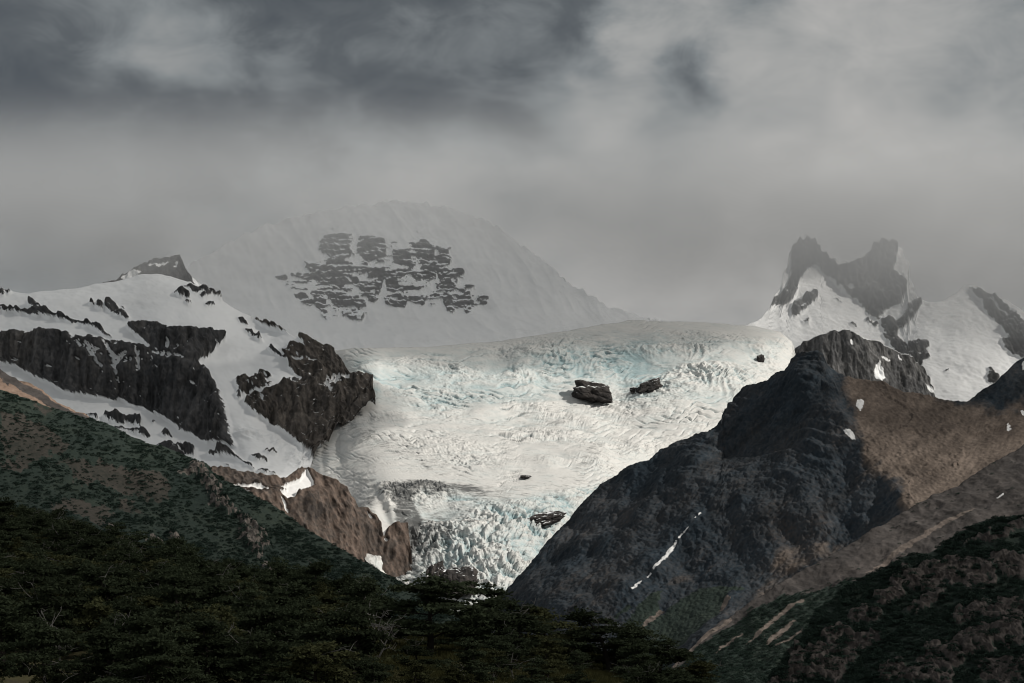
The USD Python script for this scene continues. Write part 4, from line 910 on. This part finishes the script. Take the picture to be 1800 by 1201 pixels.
def on_ground(px, d):
    """The point of the slope under a column of the photograph, d metres deep."""
    x = (np.asarray(px, float) - 900) * K * d
    return np.stack([x, d + 0 * x, ground(x, d + 0 * x)], -1)


MAT['turf'] = earth('olive_turf', [(0.03, 0.03, 0.017), (0.065, 0.06, 0.03), (0.10, 0.09, 0.045), (0.08, 0.068, 0.048)], 9, 1.2, bump_scale=0.5, bump=0.9, speck=(1.1, 0.76, (0.13, 0.11, 0.09)))
gpx, gd = np.meshgrid(np.linspace(-320, 1560, 330), np.concatenate([np.linspace(70, 300, 190), np.linspace(303, 780, 110)]))
gx_ = (gpx - 900) * K * gd
gz_ = ground(gx_, gd)
ia = (np.arange(299)[:, None] * 330 + np.arange(329)).ravel()
_gn = grid_normals(np.stack([gx_, gd, gz_], -1)); _gn *= np.sign(_gn[..., 2:])
tag(put('grass_slope', np.stack([gx_, gd, gz_], -1).reshape(-1, 3), np.stack([ia, ia + 1, ia + 331, ia + 330], -1), MAT['turf'], n=_gn.reshape(-1, 3)), 'olive grass slope under the near trees', 'ground', kind='structure')


def leaf_mat(name, a, b, trans=0.25):
    n, l = {'oi': ('object_info', {}), 'geo': ('geometry', {}), 'hs': ('hsv', {'fac': 1.0, 'saturation': 0.95}), 'vr': ('map_range', {'to_min': 0.7, 'to_max': 1.35}), 'mx': ('mix', {'mix_type': 'mix', 'color1': a, 'color2': b}),
            'df': ('diffuse_bsdf', {}), 'tr': ('translucent_bsdf', {}), 'ms': ('mix_closure', {'fac': trans})}, []
    l += [('geo.random_per_island', 'mx.fac'), ('mx.color', 'hs.color'), ('oi.random', 'vr.value'), ('vr.result', 'hs.value'), ('hs.color', 'df.color'), ('hs.color', 'tr.color'), ('df.BSDF', 'ms.closure1'), ('tr.BSDF', 'ms.closure2')]
    return M(name, n, l, surface='ms.closure')


MAT['leaf'] = leaf_mat('beech_leaves', (0.036, 0.046, 0.026), (0.10, 0.106, 0.05))
MAT['leaf_olive'] = leaf_mat('olive_leaves', (0.056, 0.06, 0.028), (0.135, 0.128, 0.055))
MAT['shrub'] = leaf_mat('shrub_leaves', (0.024, 0.038, 0.031), (0.058, 0.074, 0.057), 0.15)
MAT['grass'] = leaf_mat('grass_blades', (0.05, 0.05, 0.02), (0.13, 0.115, 0.055), 0.3)
MAT['bark'] = earth('dark_bark', [(0.014, 0.012, 0.010), (0.03, 0.026, 0.022), (0.05, 0.044, 0.038)], 0.8, 0.12, (1, 1, 3), bump_scale=0.1)
MAT['dead_wood'] = earth('bleached_dead_wood', [(0.07, 0.066, 0.062), (0.14, 0.133, 0.125), (0.23, 0.22, 0.205)], 0.8, 0.12, (1, 1, 3), bump_scale=0.1)
MAT['boulder'] = earth('grey_boulder', [(0.05, 0.048, 0.046), (0.10, 0.094, 0.09), (0.16, 0.15, 0.14)], 2.0, 0.3, bump_scale=0.3)


class Tubes:
    def __init__(self, sides=5):
        self.v, self.f, self.n, self.s = [], [], 0, sides

    def add(self, pts, r0, r1):
        pts = np.asarray(pts, float)
        m, s = len(pts), self.s
        r = np.linspace(r0, r1, m)
        t = np.gradient(pts, axis=0); t /= np.linalg.norm(t, axis=1, keepdims=True) + 1e-9
        a = np.cross(t, [0.31, 0.95, 0.11]); a /= np.linalg.norm(a, axis=1, keepdims=True) + 1e-9
        b = np.cross(t, a)
        ang = np.arange(s) * 2 * np.pi / s
        v = pts[:, None] + r[:, None, None] * (np.cos(ang)[:, None] * a[:, None] + np.sin(ang)[:, None] * b[:, None])
        i, j = np.meshgrid(np.arange(m - 1), np.arange(s), indexing='ij')
        self.v.append(v.reshape(-1, 3))
        self.f.append((np.stack([i * s + j, i * s + (j + 1) % s, (i + 1) * s + (j + 1) % s, (i + 1) * s + j], -1).reshape(-1, 4)) + self.n)
        self.n += m * s

    def out(self):
        return np.concatenate(self.v), np.concatenate(self.f)


def bent(r, p0, d, length, n=5, wob=0.25, lift=0.0):
    """A crooked limb."""
    d = np.asarray(d, float) / np.linalg.norm(d)
    pts = [np.asarray(p0, float)]
    for _ in range(n - 1):
        d = d + r.normal(size=3) * wob + np.array([0, 0, lift])
        d /= np.linalg.norm(d)
        pts.append(pts[-1] + d * length / (n - 1))
    return np.array(pts)


def cards(r, c, size, tilt=0.6):
    """Small four cornered leaves at the points c."""
    n = len(c)
    a = r.normal(size=(n, 3)) * np.array([1, 1, tilt]); a /= np.linalg.norm(a, axis=1, keepdims=True)
    b = np.cross(a, r.normal(size=(n, 3)) * np.array([tilt, tilt, 1])); b /= np.linalg.norm(b, axis=1, keepdims=True) + 1e-9
    s = (size * r.uniform(0.6, 1.3, n))[:, None]
    v = np.stack([c - a * s, c + b * s * 0.55, c + a * s, c - b * s * 0.55], 1).reshape(-1, 3)
    return v, np.arange(4 * n).reshape(-1, 4)


def beech(seed, h, spread, clear=0.22, dense=1.0, lean=0.0, twigs=0):
    """A southern beech: crooked trunk, limbs held out flat, the leaves in level tiers."""
    r = np.random.default_rng(seed)
    wood, deads, leaves = Tubes(6), [], []
    trunk = bent(r, (0, 0, -0.3), (lean, 0.05, 1), h * 0.92, 9, 0.09, 0.05)
    wood.add(trunk, 0.05 * h * 0.55 + 0.06, 0.03)
    nb = int(17 * dense)
    for i in range(nb):
        t = clear + (0.98 - clear) * (i + r.uniform(0, 0.8)) / nb
        k = t * (len(trunk) - 1)
        p = trunk[int(k)] * (1 - k % 1) + trunk[min(int(k) + 1, len(trunk) - 1)] * (k % 1)
        az = i * 2.4 + r.uniform(-0.6, 0.6)
        prof = (1 - ((t - clear) / (1 - clear)) ** 1.5) ** 0.75 * 0.92 + 0.12
        length = spread * prof * r.uniform(0.65, 1.2)
        limb = bent(r, p, (math.cos(az), math.sin(az), r.uniform(0.0, 0.45)), length, 5, 0.16, -0.03)
        wood.add(limb, 0.035 + 0.035 * length / spread, 0.012)
        for q in range(int(5 + 7 * length / spread * dense)):
            s = r.uniform(0.3, 1.08)
            k2 = min(s, 0.999) * (len(limb) - 1)
            c = limb[int(k2)] * (1 - k2 % 1) + limb[int(k2) + 1] * (k2 % 1) + r.normal(size=3) * np.array([0.42, 0.42, 0.13])
            m = int(r.uniform(26, 52))
            rx = r.uniform(0.35, 0.75)
            leaves.append(c + r.normal(size=(m, 3)) * np.array([rx, rx, 0.12]) * 0.62)
    top = trunk[-1]
    for q in range(5):
        leaves.append(top + r.normal(size=3) * np.array([0.35, 0.35, 0.25]) + r.normal(size=(30, 3)) * np.array([0.3, 0.3, 0.2]))
    for i in range(twigs):
        k = r.uniform(0.25, 0.95) * (len(trunk) - 1)
        p = trunk[int(k)]
        az = r.uniform(-2.6, -0.5)
        tw = bent(r, p, (math.cos(az), math.sin(az), r.uniform(0.0, 0.8)), spread * r.uniform(0.9, 1.35), 7, 0.28)
        dead = Tubes(4); deads.append(dead)
        dead.add(tw, 0.045, 0.012)
        for j in (3, 4, 5):
            dead.add(bent(r, tw[j], r.normal(size=3) + np.array([0, -0.3, 0.5]), spread * 0.3, 4, 0.3), 0.022, 0.008)
    return wood.out(), cards(r, np.concatenate(leaves), 0.17), [q.out() for q in deads]


def snag(seed, h, spread, stems=1, fork=9):
    """A dead tree: bleached stem and bare crooked branches."""
    r = np.random.default_rng(seed)
    st, brs = [], []
    for q in range(stems):
        d = (r.uniform(-0.5, 0.5) * (stems > 1), r.uniform(-0.3, 0.3) * (stems > 1), 1)
        tr = bent(r, (r.uniform(-0.4, 0.4) * (stems > 1), 0, -0.3), d, h * r.uniform(0.75, 1.0), 9, 0.12, 0.03)
        one = Tubes(6); st.append(one)
        one.add(tr, 0.11, 0.02)
        for i in range(fork):
            k = int(r.uniform(2.5, 8.5))
            az = r.uniform(0, 6.28)
            b = bent(r, tr[k], (math.cos(az), 0.5 * math.sin(az), r.uniform(-0.1, 0.9)), spread * r.uniform(0.35, 1.0), 6, 0.26, 0.03)
            br = Tubes(4); brs.append(br)
            br.add(b, 0.045, 0.012)
            for j in (2, 3, 4):
                br.add(bent(r, b[j], b[j] - b[j - 1] + r.normal(size=3) * 0.4, spread * r.uniform(0.15, 0.4), 4, 0.3), 0.022, 0.009)
    return [q.out() for q in st], [q.out() for q in brs]


stage.CreateClassPrim('/shapes')
PROTO = []
for i, (h, s, cl, de, le, tw, lf) in enumerate([(7.4, 3.9, 0.26, 1.25, 0.05, 0, 'leaf'), (6.4, 2.9, 0.15, 1.0, 0.1, 3, 'leaf'), (7.2, 2.6, 0.12, 1.0, -0.1, 0, 'leaf'), (5.6, 3.0, 0.1, 1.05, 0.12, 2, 'leaf_olive'),
                                                (6.6, 3.3, 0.18, 1.1, -0.08, 4, 'leaf'), (5.0, 2.7, 0.08, 1.0, 0.05, 0, 'leaf_olive'), (7.8, 3.0, 0.2, 1.1, 0.0, 1, 'leaf'), (4.2, 2.3, 0.06, 0.9, 0.1, 1, 'leaf')]):
    w, c, d = beech(300 + i, h, s, cl, de, le, tw)
    path = f'/shapes/beech_{i}'
    UsdGeom.Xform.Define(stage, path)
    put('trunk', w[0], w[1], MAT['bark'], path)
    put('crown', c[0], c[1], MAT[lf], path)
    for q in d:
        put('dead_branch', q[0], q[1], MAT['dead_wood'], path)
    PROTO.append((path, h, s))
SNAGS = []
for i, (h, s, st, fk) in enumerate([(6.0, 2.2, 1, 12), (5.0, 2.0, 4, 7), (5.5, 1.6, 1, 8), (3.2, 2.0, 3, 5)]):
    a, b = snag(400 + i, h, s, st, fk)
    path = f'/shapes/snag_{i}'
    UsdGeom.Xform.Define(stage, path)
    for q in a:
        put('trunk', q[0], q[1], MAT['dead_wood'], path)
    for q in b:
        put('branch', q[0], q[1], MAT['dead_wood'], path)
    SNAGS.append((path, h))


def copy(name, proto, loc, rz, scale, label, cat, group=None):
    x = xform(name, loc, rz, scale)
    x.GetReferences().AddInternalReference(Sdf.Path(proto))
    x.SetInstanceable(True)
    return tag(x, label, cat, group)


def tree_at(px, d, height, width=None, kind=0, rz=0.0, label='', group=None, name='beech_tree'):
    path, h, s = PROTO[kind]
    sz = height / h
    sx = (width / (2 * s)) if width else sz
    return copy(name, path, on_ground(px, d), rz, (sx, sx, sz), label, 'tree', group)


# trees one can tell apart: px, depth, height m, width m, shape, turn
for px, d, h, w, k, rz, lab in [
        (757, 200, 8.7, 12.5, 0, 20, 'tallest spreading beech, dark crown against the icefall, bare trunk above the grass clearing'),
        (690, 214, 6.0, 8.0, 4, 70, 'broad dark beech leaning against the left side of the tallest one'),
        (822, 214, 6.8, 9.0, 6, 200, 'dark beech at the right shoulder of the tallest one, under the black rock'),
        (872, 222, 7.6, 7.4, 2, 140, 'pointed beech whose tip touches the lower end of the ice'),
        (905, 200, 6.4, 8.4, 1, 10, 'bushy beech in front of the pointed one, with pale stem at its foot'),
        (962, 222, 6.0, 8.0, 3, 250, 'olive beech at the foot of the shaded mountain slope'),
        (1000, 210, 4.6, 6.4, 5, 30, 'low olive beech above the bare pink soil'),
        (1070, 208, 7.6, 8.4, 6, 90, 'dark cone shaped beech standing apart beyond the bare pink soil'),
        (1118, 212, 6.6, 8.0, 4, 310, 'dark beech touching the right side of the cone shaped one'),
        (1160, 205, 5.6, 7.4, 1, 160, 'beech second from the right end of the tree line'),
        (1212, 206, 4.2, 6.2, 3, 60, 'last low beech at the right end of the tree line'),
        (625, 228, 6.6, 8.0, 4, 120, 'beech with grey dead twigs just left of the grass clearing')]:
    tree_at(px, d, h, w, k, rz, lab)

# the dense forest of the lower left
placed = [on_ground(p, d)[:2] for p, d in ((757, 200), (690, 214), (822, 214), (872, 222), (905, 200), (962, 222), (1000, 210), (1072, 208), (1118, 212), (1160, 205), (1212, 206), (625, 228))]
cand = []
for _ in range(16000):
    d = math.sqrt(rng.uniform(140 ** 2, 425 ** 2))
    px = rng.uniform(-40, 1260)
    crest = np.interp(px, [0, 150, 300, 450, 620, 760, 900, 1000, 1130, 1260], [422, 400, 370, 335, 288, 236, 226, 222, 216, 206])
    if d > crest or (px > 600 and (d < 0.0 or px > 660 and not (px > 830 and d < 206 and rng.uniform() < 0.5) and not (d < 178 and rng.uniform() < 0.4))):
        continue
    if (655 < px < 830 and 183 < d < 232) or (830 <= px < 1090 and 206 < d < 232):
        continue
    cand.append((px, d))
spots = []
for px, d in cand:
    x = (px - 900) * K * d
    if len(spots) < 288 and all((x - a) ** 2 + (d - b) ** 2 > 3.7 ** 2 for a, b in placed):
        placed.append((x, d)); spots.append((px, d))
for px, d in spots:
    k = int(rng.choice([1, 2, 3, 4, 5, 6, 7], p=[0.18, 0.18, 0.14, 0.16, 0.12, 0.14, 0.08]))
    sz = rng.uniform(0.8, 1.12)
    crest = np.interp(px, [0, 150, 300, 450, 620, 760], [422, 400, 370, 335, 288, 236])
    if px > 655:
        lab, grp = 'low dark beech in the grass below the tree line right of the dead bush', 'low beeches in the grass right of the dead bush'
        sz *= rng.uniform(0.4, 0.68)
    elif d > crest - 40:
        lab, grp = 'dark beech along the upper edge of the dense forest, against the scrub hillside', 'beeches along the upper edge of the dense forest'
    elif d > 235:
        lab, grp = 'dark beech in the middle of the dense forest on the lower left slope', 'beeches in the middle of the dense forest'
    else:
        lab, grp = 'dark beech in the lowest rows of the dense forest near the bottom edge', 'beeches in the lowest rows of the dense forest'
    tree_at(px, d, PROTO[k][1] * sz, PROTO[k][2] * 2 * sz * rng.uniform(0.95, 1.25), k, rng.uniform(0, 360), lab, grp)

# dead trees and bare branches
for px, d, k, sc_, rz, lab in [
        (655, 186, 1, 1.15, 0, 'large dead bush of bare grey stems left of the grass clearing'), (638, 182, 3, 1.1, 60, 'low dead bush at the left foot of the large dead bush'), (118, 168, 0, 1.0, 30, 'bleached dead tree with short branches in the lower left forest'), (232, 212, 2, 1.0, 80, 'dead tree with a white fork among the crowns left of the middle of the forest'),
        (292, 252, 0, 0.9, 200, 'dead tree with two bent white arms high in the forest'), (492, 172, 2, 1.05, 140, 'dead trunk with one long bare arm near the bottom edge'), (640, 245, 1, 1.2, 200, 'grey dead crown on the skyline left of the tallest beech'), (68, 262, 2, 0.85, 10, 'small white dead tree at the left edge of the forest'),
        (820, 170, 3, 0.5, 20, 'white dead branches low in the grass under the tallest beech'), (905, 178, 2, 0.72, 330, 'pale dead stem at the foot of the bushy beech'), (735, 162, 3, 0.5, 250, 'grey heap of dead branches at the bottom edge below the clearing'), (1180, 190, 3, 0.6, 110, 'dead twigs beside the last beeches on the right'), (540, 262, 2, 0.9, 50, 'white bent branch on a dead tree below the pale crags'),
        (175, 320, 2, 0.9, 270, 'thin dead tree near the upper edge of the forest'), (865, 168, 2, 0.35, 160, 'white forked dead branch at the bottom edge right of the tallest beech'), (60, 330, 0, 0.7, 130, 'dead tree at the upper left edge of the forest')]:
    copy('dead_tree', SNAGS[k][0], on_ground(px, d), rz, sc_, lab, 'dead tree')


def stone(seed, n=22):
    u, v = np.meshgrid(np.linspace(0, 2 * np.pi, n, endpoint=False), np.linspace(0.0, np.pi, n // 2), indexing='ij')
    s = np.stack([np.sin(v) * np.cos(u), np.sin(v) * np.sin(u), np.cos(v)], -1)
    p = s * (1 + 0.25 * fb(s * 1.3 + seed, 3, seed) + 0.06 * ridged(s * 4 + seed, 2, seed))[..., None]
    m = n // 2
    a = (np.arange(n)[:, None] * m + np.arange(m - 1)).ravel(); b = (((np.arange(n) + 1) % n)[:, None] * m + np.arange(m - 1)).ravel()
    return p.reshape(-1, 3), np.stack([a, a + 1, b + 1, b], -1)


for px, d, s, sd, lab in [(1012, 152, (1.9, 1.4, 0.9), 3, 'big rounded grey boulder at the bottom edge below the cone shaped beech'), (1048, 156, (0.9, 0.8, 0.55), 5, 'smaller grey boulder to the right of the big one'), (968, 158, (0.7, 0.6, 0.4), 9, 'small grey boulder to the left of the big one'), (720, 204, (0.6, 0.5, 0.35), 12, 'grey stone in the grass clearing')]:
    v, f = stone(sd)
    o = put('boulder', v * np.array(s) + on_ground(px, d) + np.array([0, 0, s[2] * 0.25]), f, MAT['boulder'])
    tag(o, lab, 'boulder')


# ---------------------------------------------------------------- ground cover
def bush(seed, n, flat=0.75, core=True):
    r = np.random.default_rng(seed)
    c = r.normal(size=(n, 3)); c /= np.linalg.norm(c, axis=1, keepdims=True)
    c *= (r.uniform(0.35, 1.0, n) ** 0.5 * (1 + 0.3 * gn(c * 1.8 + seed, seed)))[:, None]
    c[:, 2] = np.abs(c[:, 2]) * flat
    return cards(r, c, 0.2, 0.9)


def tuft(seed, n=26):
    r = np.random.default_rng(seed)
    v, f = [], []
    for i in range(n):
        b = r.normal(size=3) * np.array([0.25, 0.25, 0])
        t = b + np.array([r.normal() * 0.28, r.normal() * 0.28, r.uniform(0.35, 0.8)])
        w = np.array([0.03, 0.0, 0]) if i % 2 else np.array([0, 0.03, 0])
        v += [b - w, b + w, t]
        f.append((3 * i, 3 * i + 1, 3 * i + 2))
    return np.array(v), np.array(f)


def scatter(name, points, scales, protos, label, cat, mats):
    pi = UsdGeom.PointInstancer.Define(stage, numbered(name))
    path = str(pi.GetPath())
    paths = []
    for i, (v, f) in enumerate(protos):
        o = put('clump', v, f, mats[i % len(mats)], path)
        paths.append(o.GetPath())
    pi.CreatePrototypesRel().SetTargets(paths)
    n = len(points)
    pi.CreateProtoIndicesAttr(Vt.IntArray.FromNumpy(rng.integers(0, len(protos), n).astype(np.int32)))
    pi.CreatePositionsAttr(Vt.Vec3fArray.FromNumpy(np.asarray(points, np.float32)))
    pi.CreateScalesAttr(Vt.Vec3fArray.FromNumpy(np.asarray(scales, np.float32)))
    a = rng.uniform(0, 2 * np.pi, n)
    pi.CreateOrientationsAttr(Vt.QuathArray([Gf.Quath(float(math.cos(x / 2)), 0, 0, float(math.sin(x / 2))) for x in a]))
    tag(pi.GetPrim(), label, cat, kind='stuff')


def pick(R, want, n, ymax=1215):
    """n points of a hillside drawn where want(kind, X, Y) is likely, spread evenly over the surface as seen."""
    P, X, Y, N, kd = R
    ny, nx = X.shape
    i, j = rng.uniform(0, ny - 1.01, 6 * n), rng.uniform(0, nx - 1.01, 6 * n)
    i0, j0 = i.astype(int), j.astype(int)
    p = want(kd[i0, j0], X[i0, j0], Y[i0, j0])
    ok = (rng.uniform(size=len(i)) < p) & (Y[i0, j0] < ymax)
    i, j, i0, j0 = i[ok][:n], j[ok][:n], i0[ok][:n], j0[ok][:n]
    a, b = (i - i0)[:, None], (j - j0)[:, None]
    return P[i0, j0] * (1 - a) * (1 - b) + P[i0 + 1, j0] * a * (1 - b) + P[i0, j0 + 1] * (1 - a) * b + P[i0 + 1, j0 + 1] * a * b


bushes = [bush(500 + i, 90, f) for i, f in enumerate((0.8, 0.6, 1.0, 0.7))]
small = [bush(520 + i, 60, f) for i, f in enumerate((0.8, 0.6, 0.9))]


def j_want(kd, X, Y):
    cl = 0.5 + 0.9 * gn(np.stack([X / 45, Y / 28, 0 * X], -1), 301)
    return np.where(kd == 0, np.clip(0.05 + 1.0 * cl, 0.06, 1), np.where(kd == 1, np.clip(0.1 + 0.4 * cl, 0.06, 0.5), 0.2))


q = pick(RJ, j_want, 24000)
s = 0.5 + 1.5 * rng.uniform(size=len(q)) ** 2.2
scatter('hillside_scrub', q, np.stack([s * 1.2, s * 1.2, s], -1), bushes, 'dark green scrub covering the left hillside', 'scrub', [MAT['shrub']])


def i_want(kd, X, Y):
    return np.where(kd == 0, 0.95, 0.10)


q = pick(RI, i_want, 7000, 1260)
s = rng.uniform(0.5, 1.5, len(q))
scatter('hill_scrub', q, np.stack([s * 1.35, s * 1.35, s], -1), bushes, 'dark scrub filling the gullies of the rocky hill', 'scrub', [MAT['shrub']])
q = pick(RH, lambda kd, X, Y: np.where(kd == 1, 0.8, 0.01), 5000, 1230)
s = rng.uniform(0.7, 1.7, len(q))
scatter('ridge_scrub', q, np.stack([s * 1.3, s * 1.3, s], -1), small, 'dark green scrub on the foot of the scree ridge', 'scrub', [MAT['shrub']])

gp, gdd = rng.uniform(600, 1330, 12000), np.sqrt(rng.uniform(130 ** 2, 250 ** 2, 12000))
q = np.stack([(gp - 900) * K * gdd, gdd, ground((gp - 900) * K * gdd, gdd)], -1)
keep = gn(sc(q, 9, 9, 9), 330) > -0.6
q = q[keep]
s = rng.uniform(0.4, 1.1, len(q))
scatter('grass_tufts', q, np.stack([s, s, s], -1), [tuft(600 + i) for i in range(4)], 'olive grass tufts in the clearing', 'grass', [MAT['grass']])
gp, gdd = rng.uniform(-60, 1330, 900), np.sqrt(rng.uniform(130 ** 2, 330 ** 2, 900))
q = np.stack([(gp - 900) * K * gdd, gdd, ground((gp - 900) * K * gdd, gdd)], -1)
q = q[~((gp > 660) & (gp < 800) & (gdd > 190))]
s = rng.uniform(0.5, 1.1, len(q))
scatter('low_shrubs', q, np.stack([s * 1.3, s * 1.3, s], -1), bushes, 'low dark shrubs under the near trees', 'shrub', [MAT['leaf'], MAT['leaf_olive']])

# bare pinkish soil between the beeches on the right
sa, sr = np.meshgrid(np.linspace(0, 2 * np.pi, 40, endpoint=False), np.linspace(0, 1, 9), indexing='ij')
c0 = on_ground(1024, 203)
rr = sr * (1 + 0.35 * gn(np.stack([np.cos(sa) * 1.6, np.sin(sa) * 1.6, 0 * sa + 4.2], -1), 340))
sx_, sy_ = c0[0] + 2.3 * rr * np.cos(sa), c0[1] + 8.5 * rr * np.sin(sa)
ia = (np.arange(40)[:, None] * 9 + np.arange(8)).ravel(); ib = (((np.arange(40) + 1) % 40)[:, None] * 9 + np.arange(8)).ravel()
tag(put('bare_soil', np.stack([sx_, sy_, ground(sx_, sy_) + 0.06 * (1.2 - sr)], -1).reshape(-1, 3), np.stack([ia, ia + 1, ib + 1, ib], -1), MAT['pale_scree']), 'bare pinkish soil between the beeches on the right', 'ground', kind='structure')

# ---------------------------------------------------------------- cloud
def cloud_bank():
    """Low cloud lying on the far mountains: dense above, thinning to mist at its lower edge."""
    n, l = {}, []
    a = noise_nodes(n, l, 'n1', 900.0, 4.0, 0.5, (1.3, 1.3, 0.55), 0.3)
    wn = noise_nodes(n, l, 'n2', 260.0, 4.0, 0.55)
    n['sep'] = ('separate_xyz', {})
    n['za'] = ('math', {'math_type': 'multiply_add', 'value2': 520.0, 'value3': -260.0})   # the noise lifts and drops the cloud's base
    n['xs'] = ('math', {'math_type': 'add', 'value2': 250.0})
    n['xa'] = ('math', {'math_type': 'absolute'})
    n['xm'] = ('math', {'math_type': 'multiply', 'value2': 0.165})                            # and it hangs lower to both sides
    n['z'] = ('math', {'math_type': 'add'})
    n['z2'] = ('math', {'math_type': 'add'})
    n['up'] = ('map_range', {'range_type': 'smoothstep', 'from_min': 1000.0, 'from_max': 1330.0, 'to_min': 0.0, 'to_max': 0.0013, 'clamp': True})
    n['top'] = ('map_range', {'range_type': 'smoothstep', 'from_min': 1270.0, 'from_max': 1440.0, 'to_min': 1.0, 'to_max': 0.0, 'clamp': True})
    n['upt'] = ('math', {'math_type': 'multiply'})
    n['mist'] = ('map_range', {'range_type': 'linear', 'from_min': 640.0, 'from_max': 820.0, 'to_min': 0.0, 'to_max': 0.00022, 'clamp': True})
    n['far'] = ('map_range', {'range_type': 'smoothstep', 'from_min': 4700.0, 'from_max': 5500.0, 'clamp': True})
    n['end'] = ('map_range', {'range_type': 'smoothstep', 'from_min': 5900.0, 'from_max': 6350.0, 'to_min': 1.0, 'to_max': 0.0, 'clamp': True})
    n['den3'] = ('math', {'math_type': 'multiply'})
    n['sum'] = ('math', {'math_type': 'add'})
    n['den'] = ('math', {'math_type': 'multiply'})
    n['den2'] = ('math', {'math_type': 'multiply'})
    # wisps that wrap single heads of rock
    wisps = [((262, 430), 5500.0, 50, 190, 0.0028), ((120, 450), 5600.0, 60, 240, 0.0012), ((1530, 400), 6100.0, 120, 430, 0.0009), ((1420, 400), 6150.0, 60, 300, 0.0005)]
    last = 'den3.value'
    for i, (c, d, r0, r1, w) in enumerate(wisps):
        n[f'wd{i}'] = ('vector_math', {'math_type': 'distance', 'vector2': tuple(pt(c[0], c[1], d))})
        n[f'wo{i}'] = ('math', {'math_type': 'multiply_add', 'value2': 300.0, 'value3': -150.0})
        n[f'ws{i}'] = ('math', {'math_type': 'add'})
        n[f'wm{i}'] = ('map_range', {'range_type': 'smoothstep', 'from_min': float(r0), 'from_max': float(r1), 'to_min': w, 'to_max': 0.0, 'clamp': True})
        n[f'wa{i}'] = ('math', {'math_type': 'add'})
        l += [('geo.position', f'wd{i}.vector1'), (wn, f'wo{i}.value1'), (f'wd{i}.value', f'ws{i}.value1'), (f'wo{i}.value', f'ws{i}.value2'), (f'ws{i}.value', f'wm{i}.value'), (f'wm{i}.result', f'wa{i}.value1'), (last, f'wa{i}.value2')]
        last = f'wa{i}.value'
    l.append((last, 'v.density'))
    n['v'] = ('principled_volume', {'color': (0.93, 0.96, 0.995), 'anisotropy': 0.0})
    l += [('geo.position', 'sep.vector'), (a, 'za.value1'), ('sep.x', 'xs.value1'), ('xs.value', 'xa.value1'), ('xa.value', 'xm.value1'), ('sep.z', 'z.value1'), ('za.value', 'z.value2'), ('z.value', 'z2.value1'), ('xm.value', 'z2.value2'), ('z2.value', 'up.value'), ('sep.z', 'mist.value'), ('sep.z', 'top.value'),
          ('up.result', 'sum.value1'), ('mist.result', 'sum.value2'), ('sep.y', 'far.value'), ('sum.value', 'den.value1'), ('far.result', 'den.value2'), ('den.value', 'den2.value1'), ('top.result', 'den2.value2'), ('sep.y', 'end.value'), ('end.result', 'den3.value1'), ('den2.value', 'den3.value2')]
    m = M('cloud_bank', n, l, volume='v.volume')
    x0, x1, y0, y1, z0, z1 = -3300, 3300, 4690, 7500, 600, 1450
    v = np.array([(x, y, z) for z in (z0, z1) for y in (y0, y1) for x in (x0, x1)], float)
    f = np.array([[0, 2, 3, 1], [4, 5, 7, 6], [0, 1, 5, 4], [2, 6, 7, 3], [0, 4, 6, 2], [1, 3, 7, 5]])
    tag(put('cloud_bank', v, f, m), 'low grey cloud and mist hiding the mountain tops', 'cloud', kind='stuff')


cloud_bank()


def overhead_cloud(c, size, seed, label):
    """A cloud out of view, set between the sun and the land it shades."""
    n = 40
    u, v = np.meshgrid(np.linspace(0, 2 * np.pi, n, endpoint=False), np.linspace(0.0, np.pi, n // 2), indexing='ij')
    s = np.stack([np.sin(v) * np.cos(u), np.sin(v) * np.sin(u), np.cos(v)], -1)
    r = 1 + 0.22 * fb(s * 1.6 + seed, 4, seed)
    p = s * r[..., None] * np.array(size, float) + np.array(c, float)
    m = n // 2
    a = (np.arange(n)[:, None] * m + np.arange(m - 1)).ravel()
    b = (((np.arange(n) + 1) % n)[:, None] * m + np.arange(m - 1)).ravel()
    tag(put('overhead_cloud', p.reshape(-1, 3), np.stack([a, a + 1, b + 1, b], -1), MAT['cloud']), label, 'cloud', kind='stuff')


MAT['cloud'] = M('thick_cloud', {'v': ('principled_volume', {'color': (0.98, 0.985, 0.99), 'density': 0.0055})}, [], volume='v.volume')


def over(target, height, radius, thick, seed, label):
    t = (height - target[2]) / SUN[2]  # moves the unseen cloud sunward so its shadow lands on target
    overhead_cloud(np.array(target, float) + SUN * t, (radius[0], radius[1], thick), seed, label)


over((-100, 450, 60), 2000, (1900, 980), 62, 3, 'broad thin unseen cloud set sunward to shade the near forest and the left hillside')
over((-1130, 4420, 600), 2300, (740, 560), 120, 5, 'unseen cloud set sunward to shade the snow domed mountain')
over((-630, 4260, 390), 2250, (310, 350), 110, 7, 'small unseen cloud set sunward to shade the snow apron below the cliff')
over((-60, 5000, 680), 2300, (700, 470), 80, 9, 'thin unseen cloud set sunward to shade the upper icefall')
over((-560, 7000, 1250), 2700, (1650, 950), 140, 11, 'thin unseen cloud set sunward to shade the far snow wall')
over((640, 2640, 310), 2050, (190, 210), 80, 13, 'little unseen cloud set sunward to shade the brown scree flank')
over((1380, 6550, 1000), 2650, (680, 620), 55, 15, 'thin unseen cloud set sunward to shade the pointed snow peak')
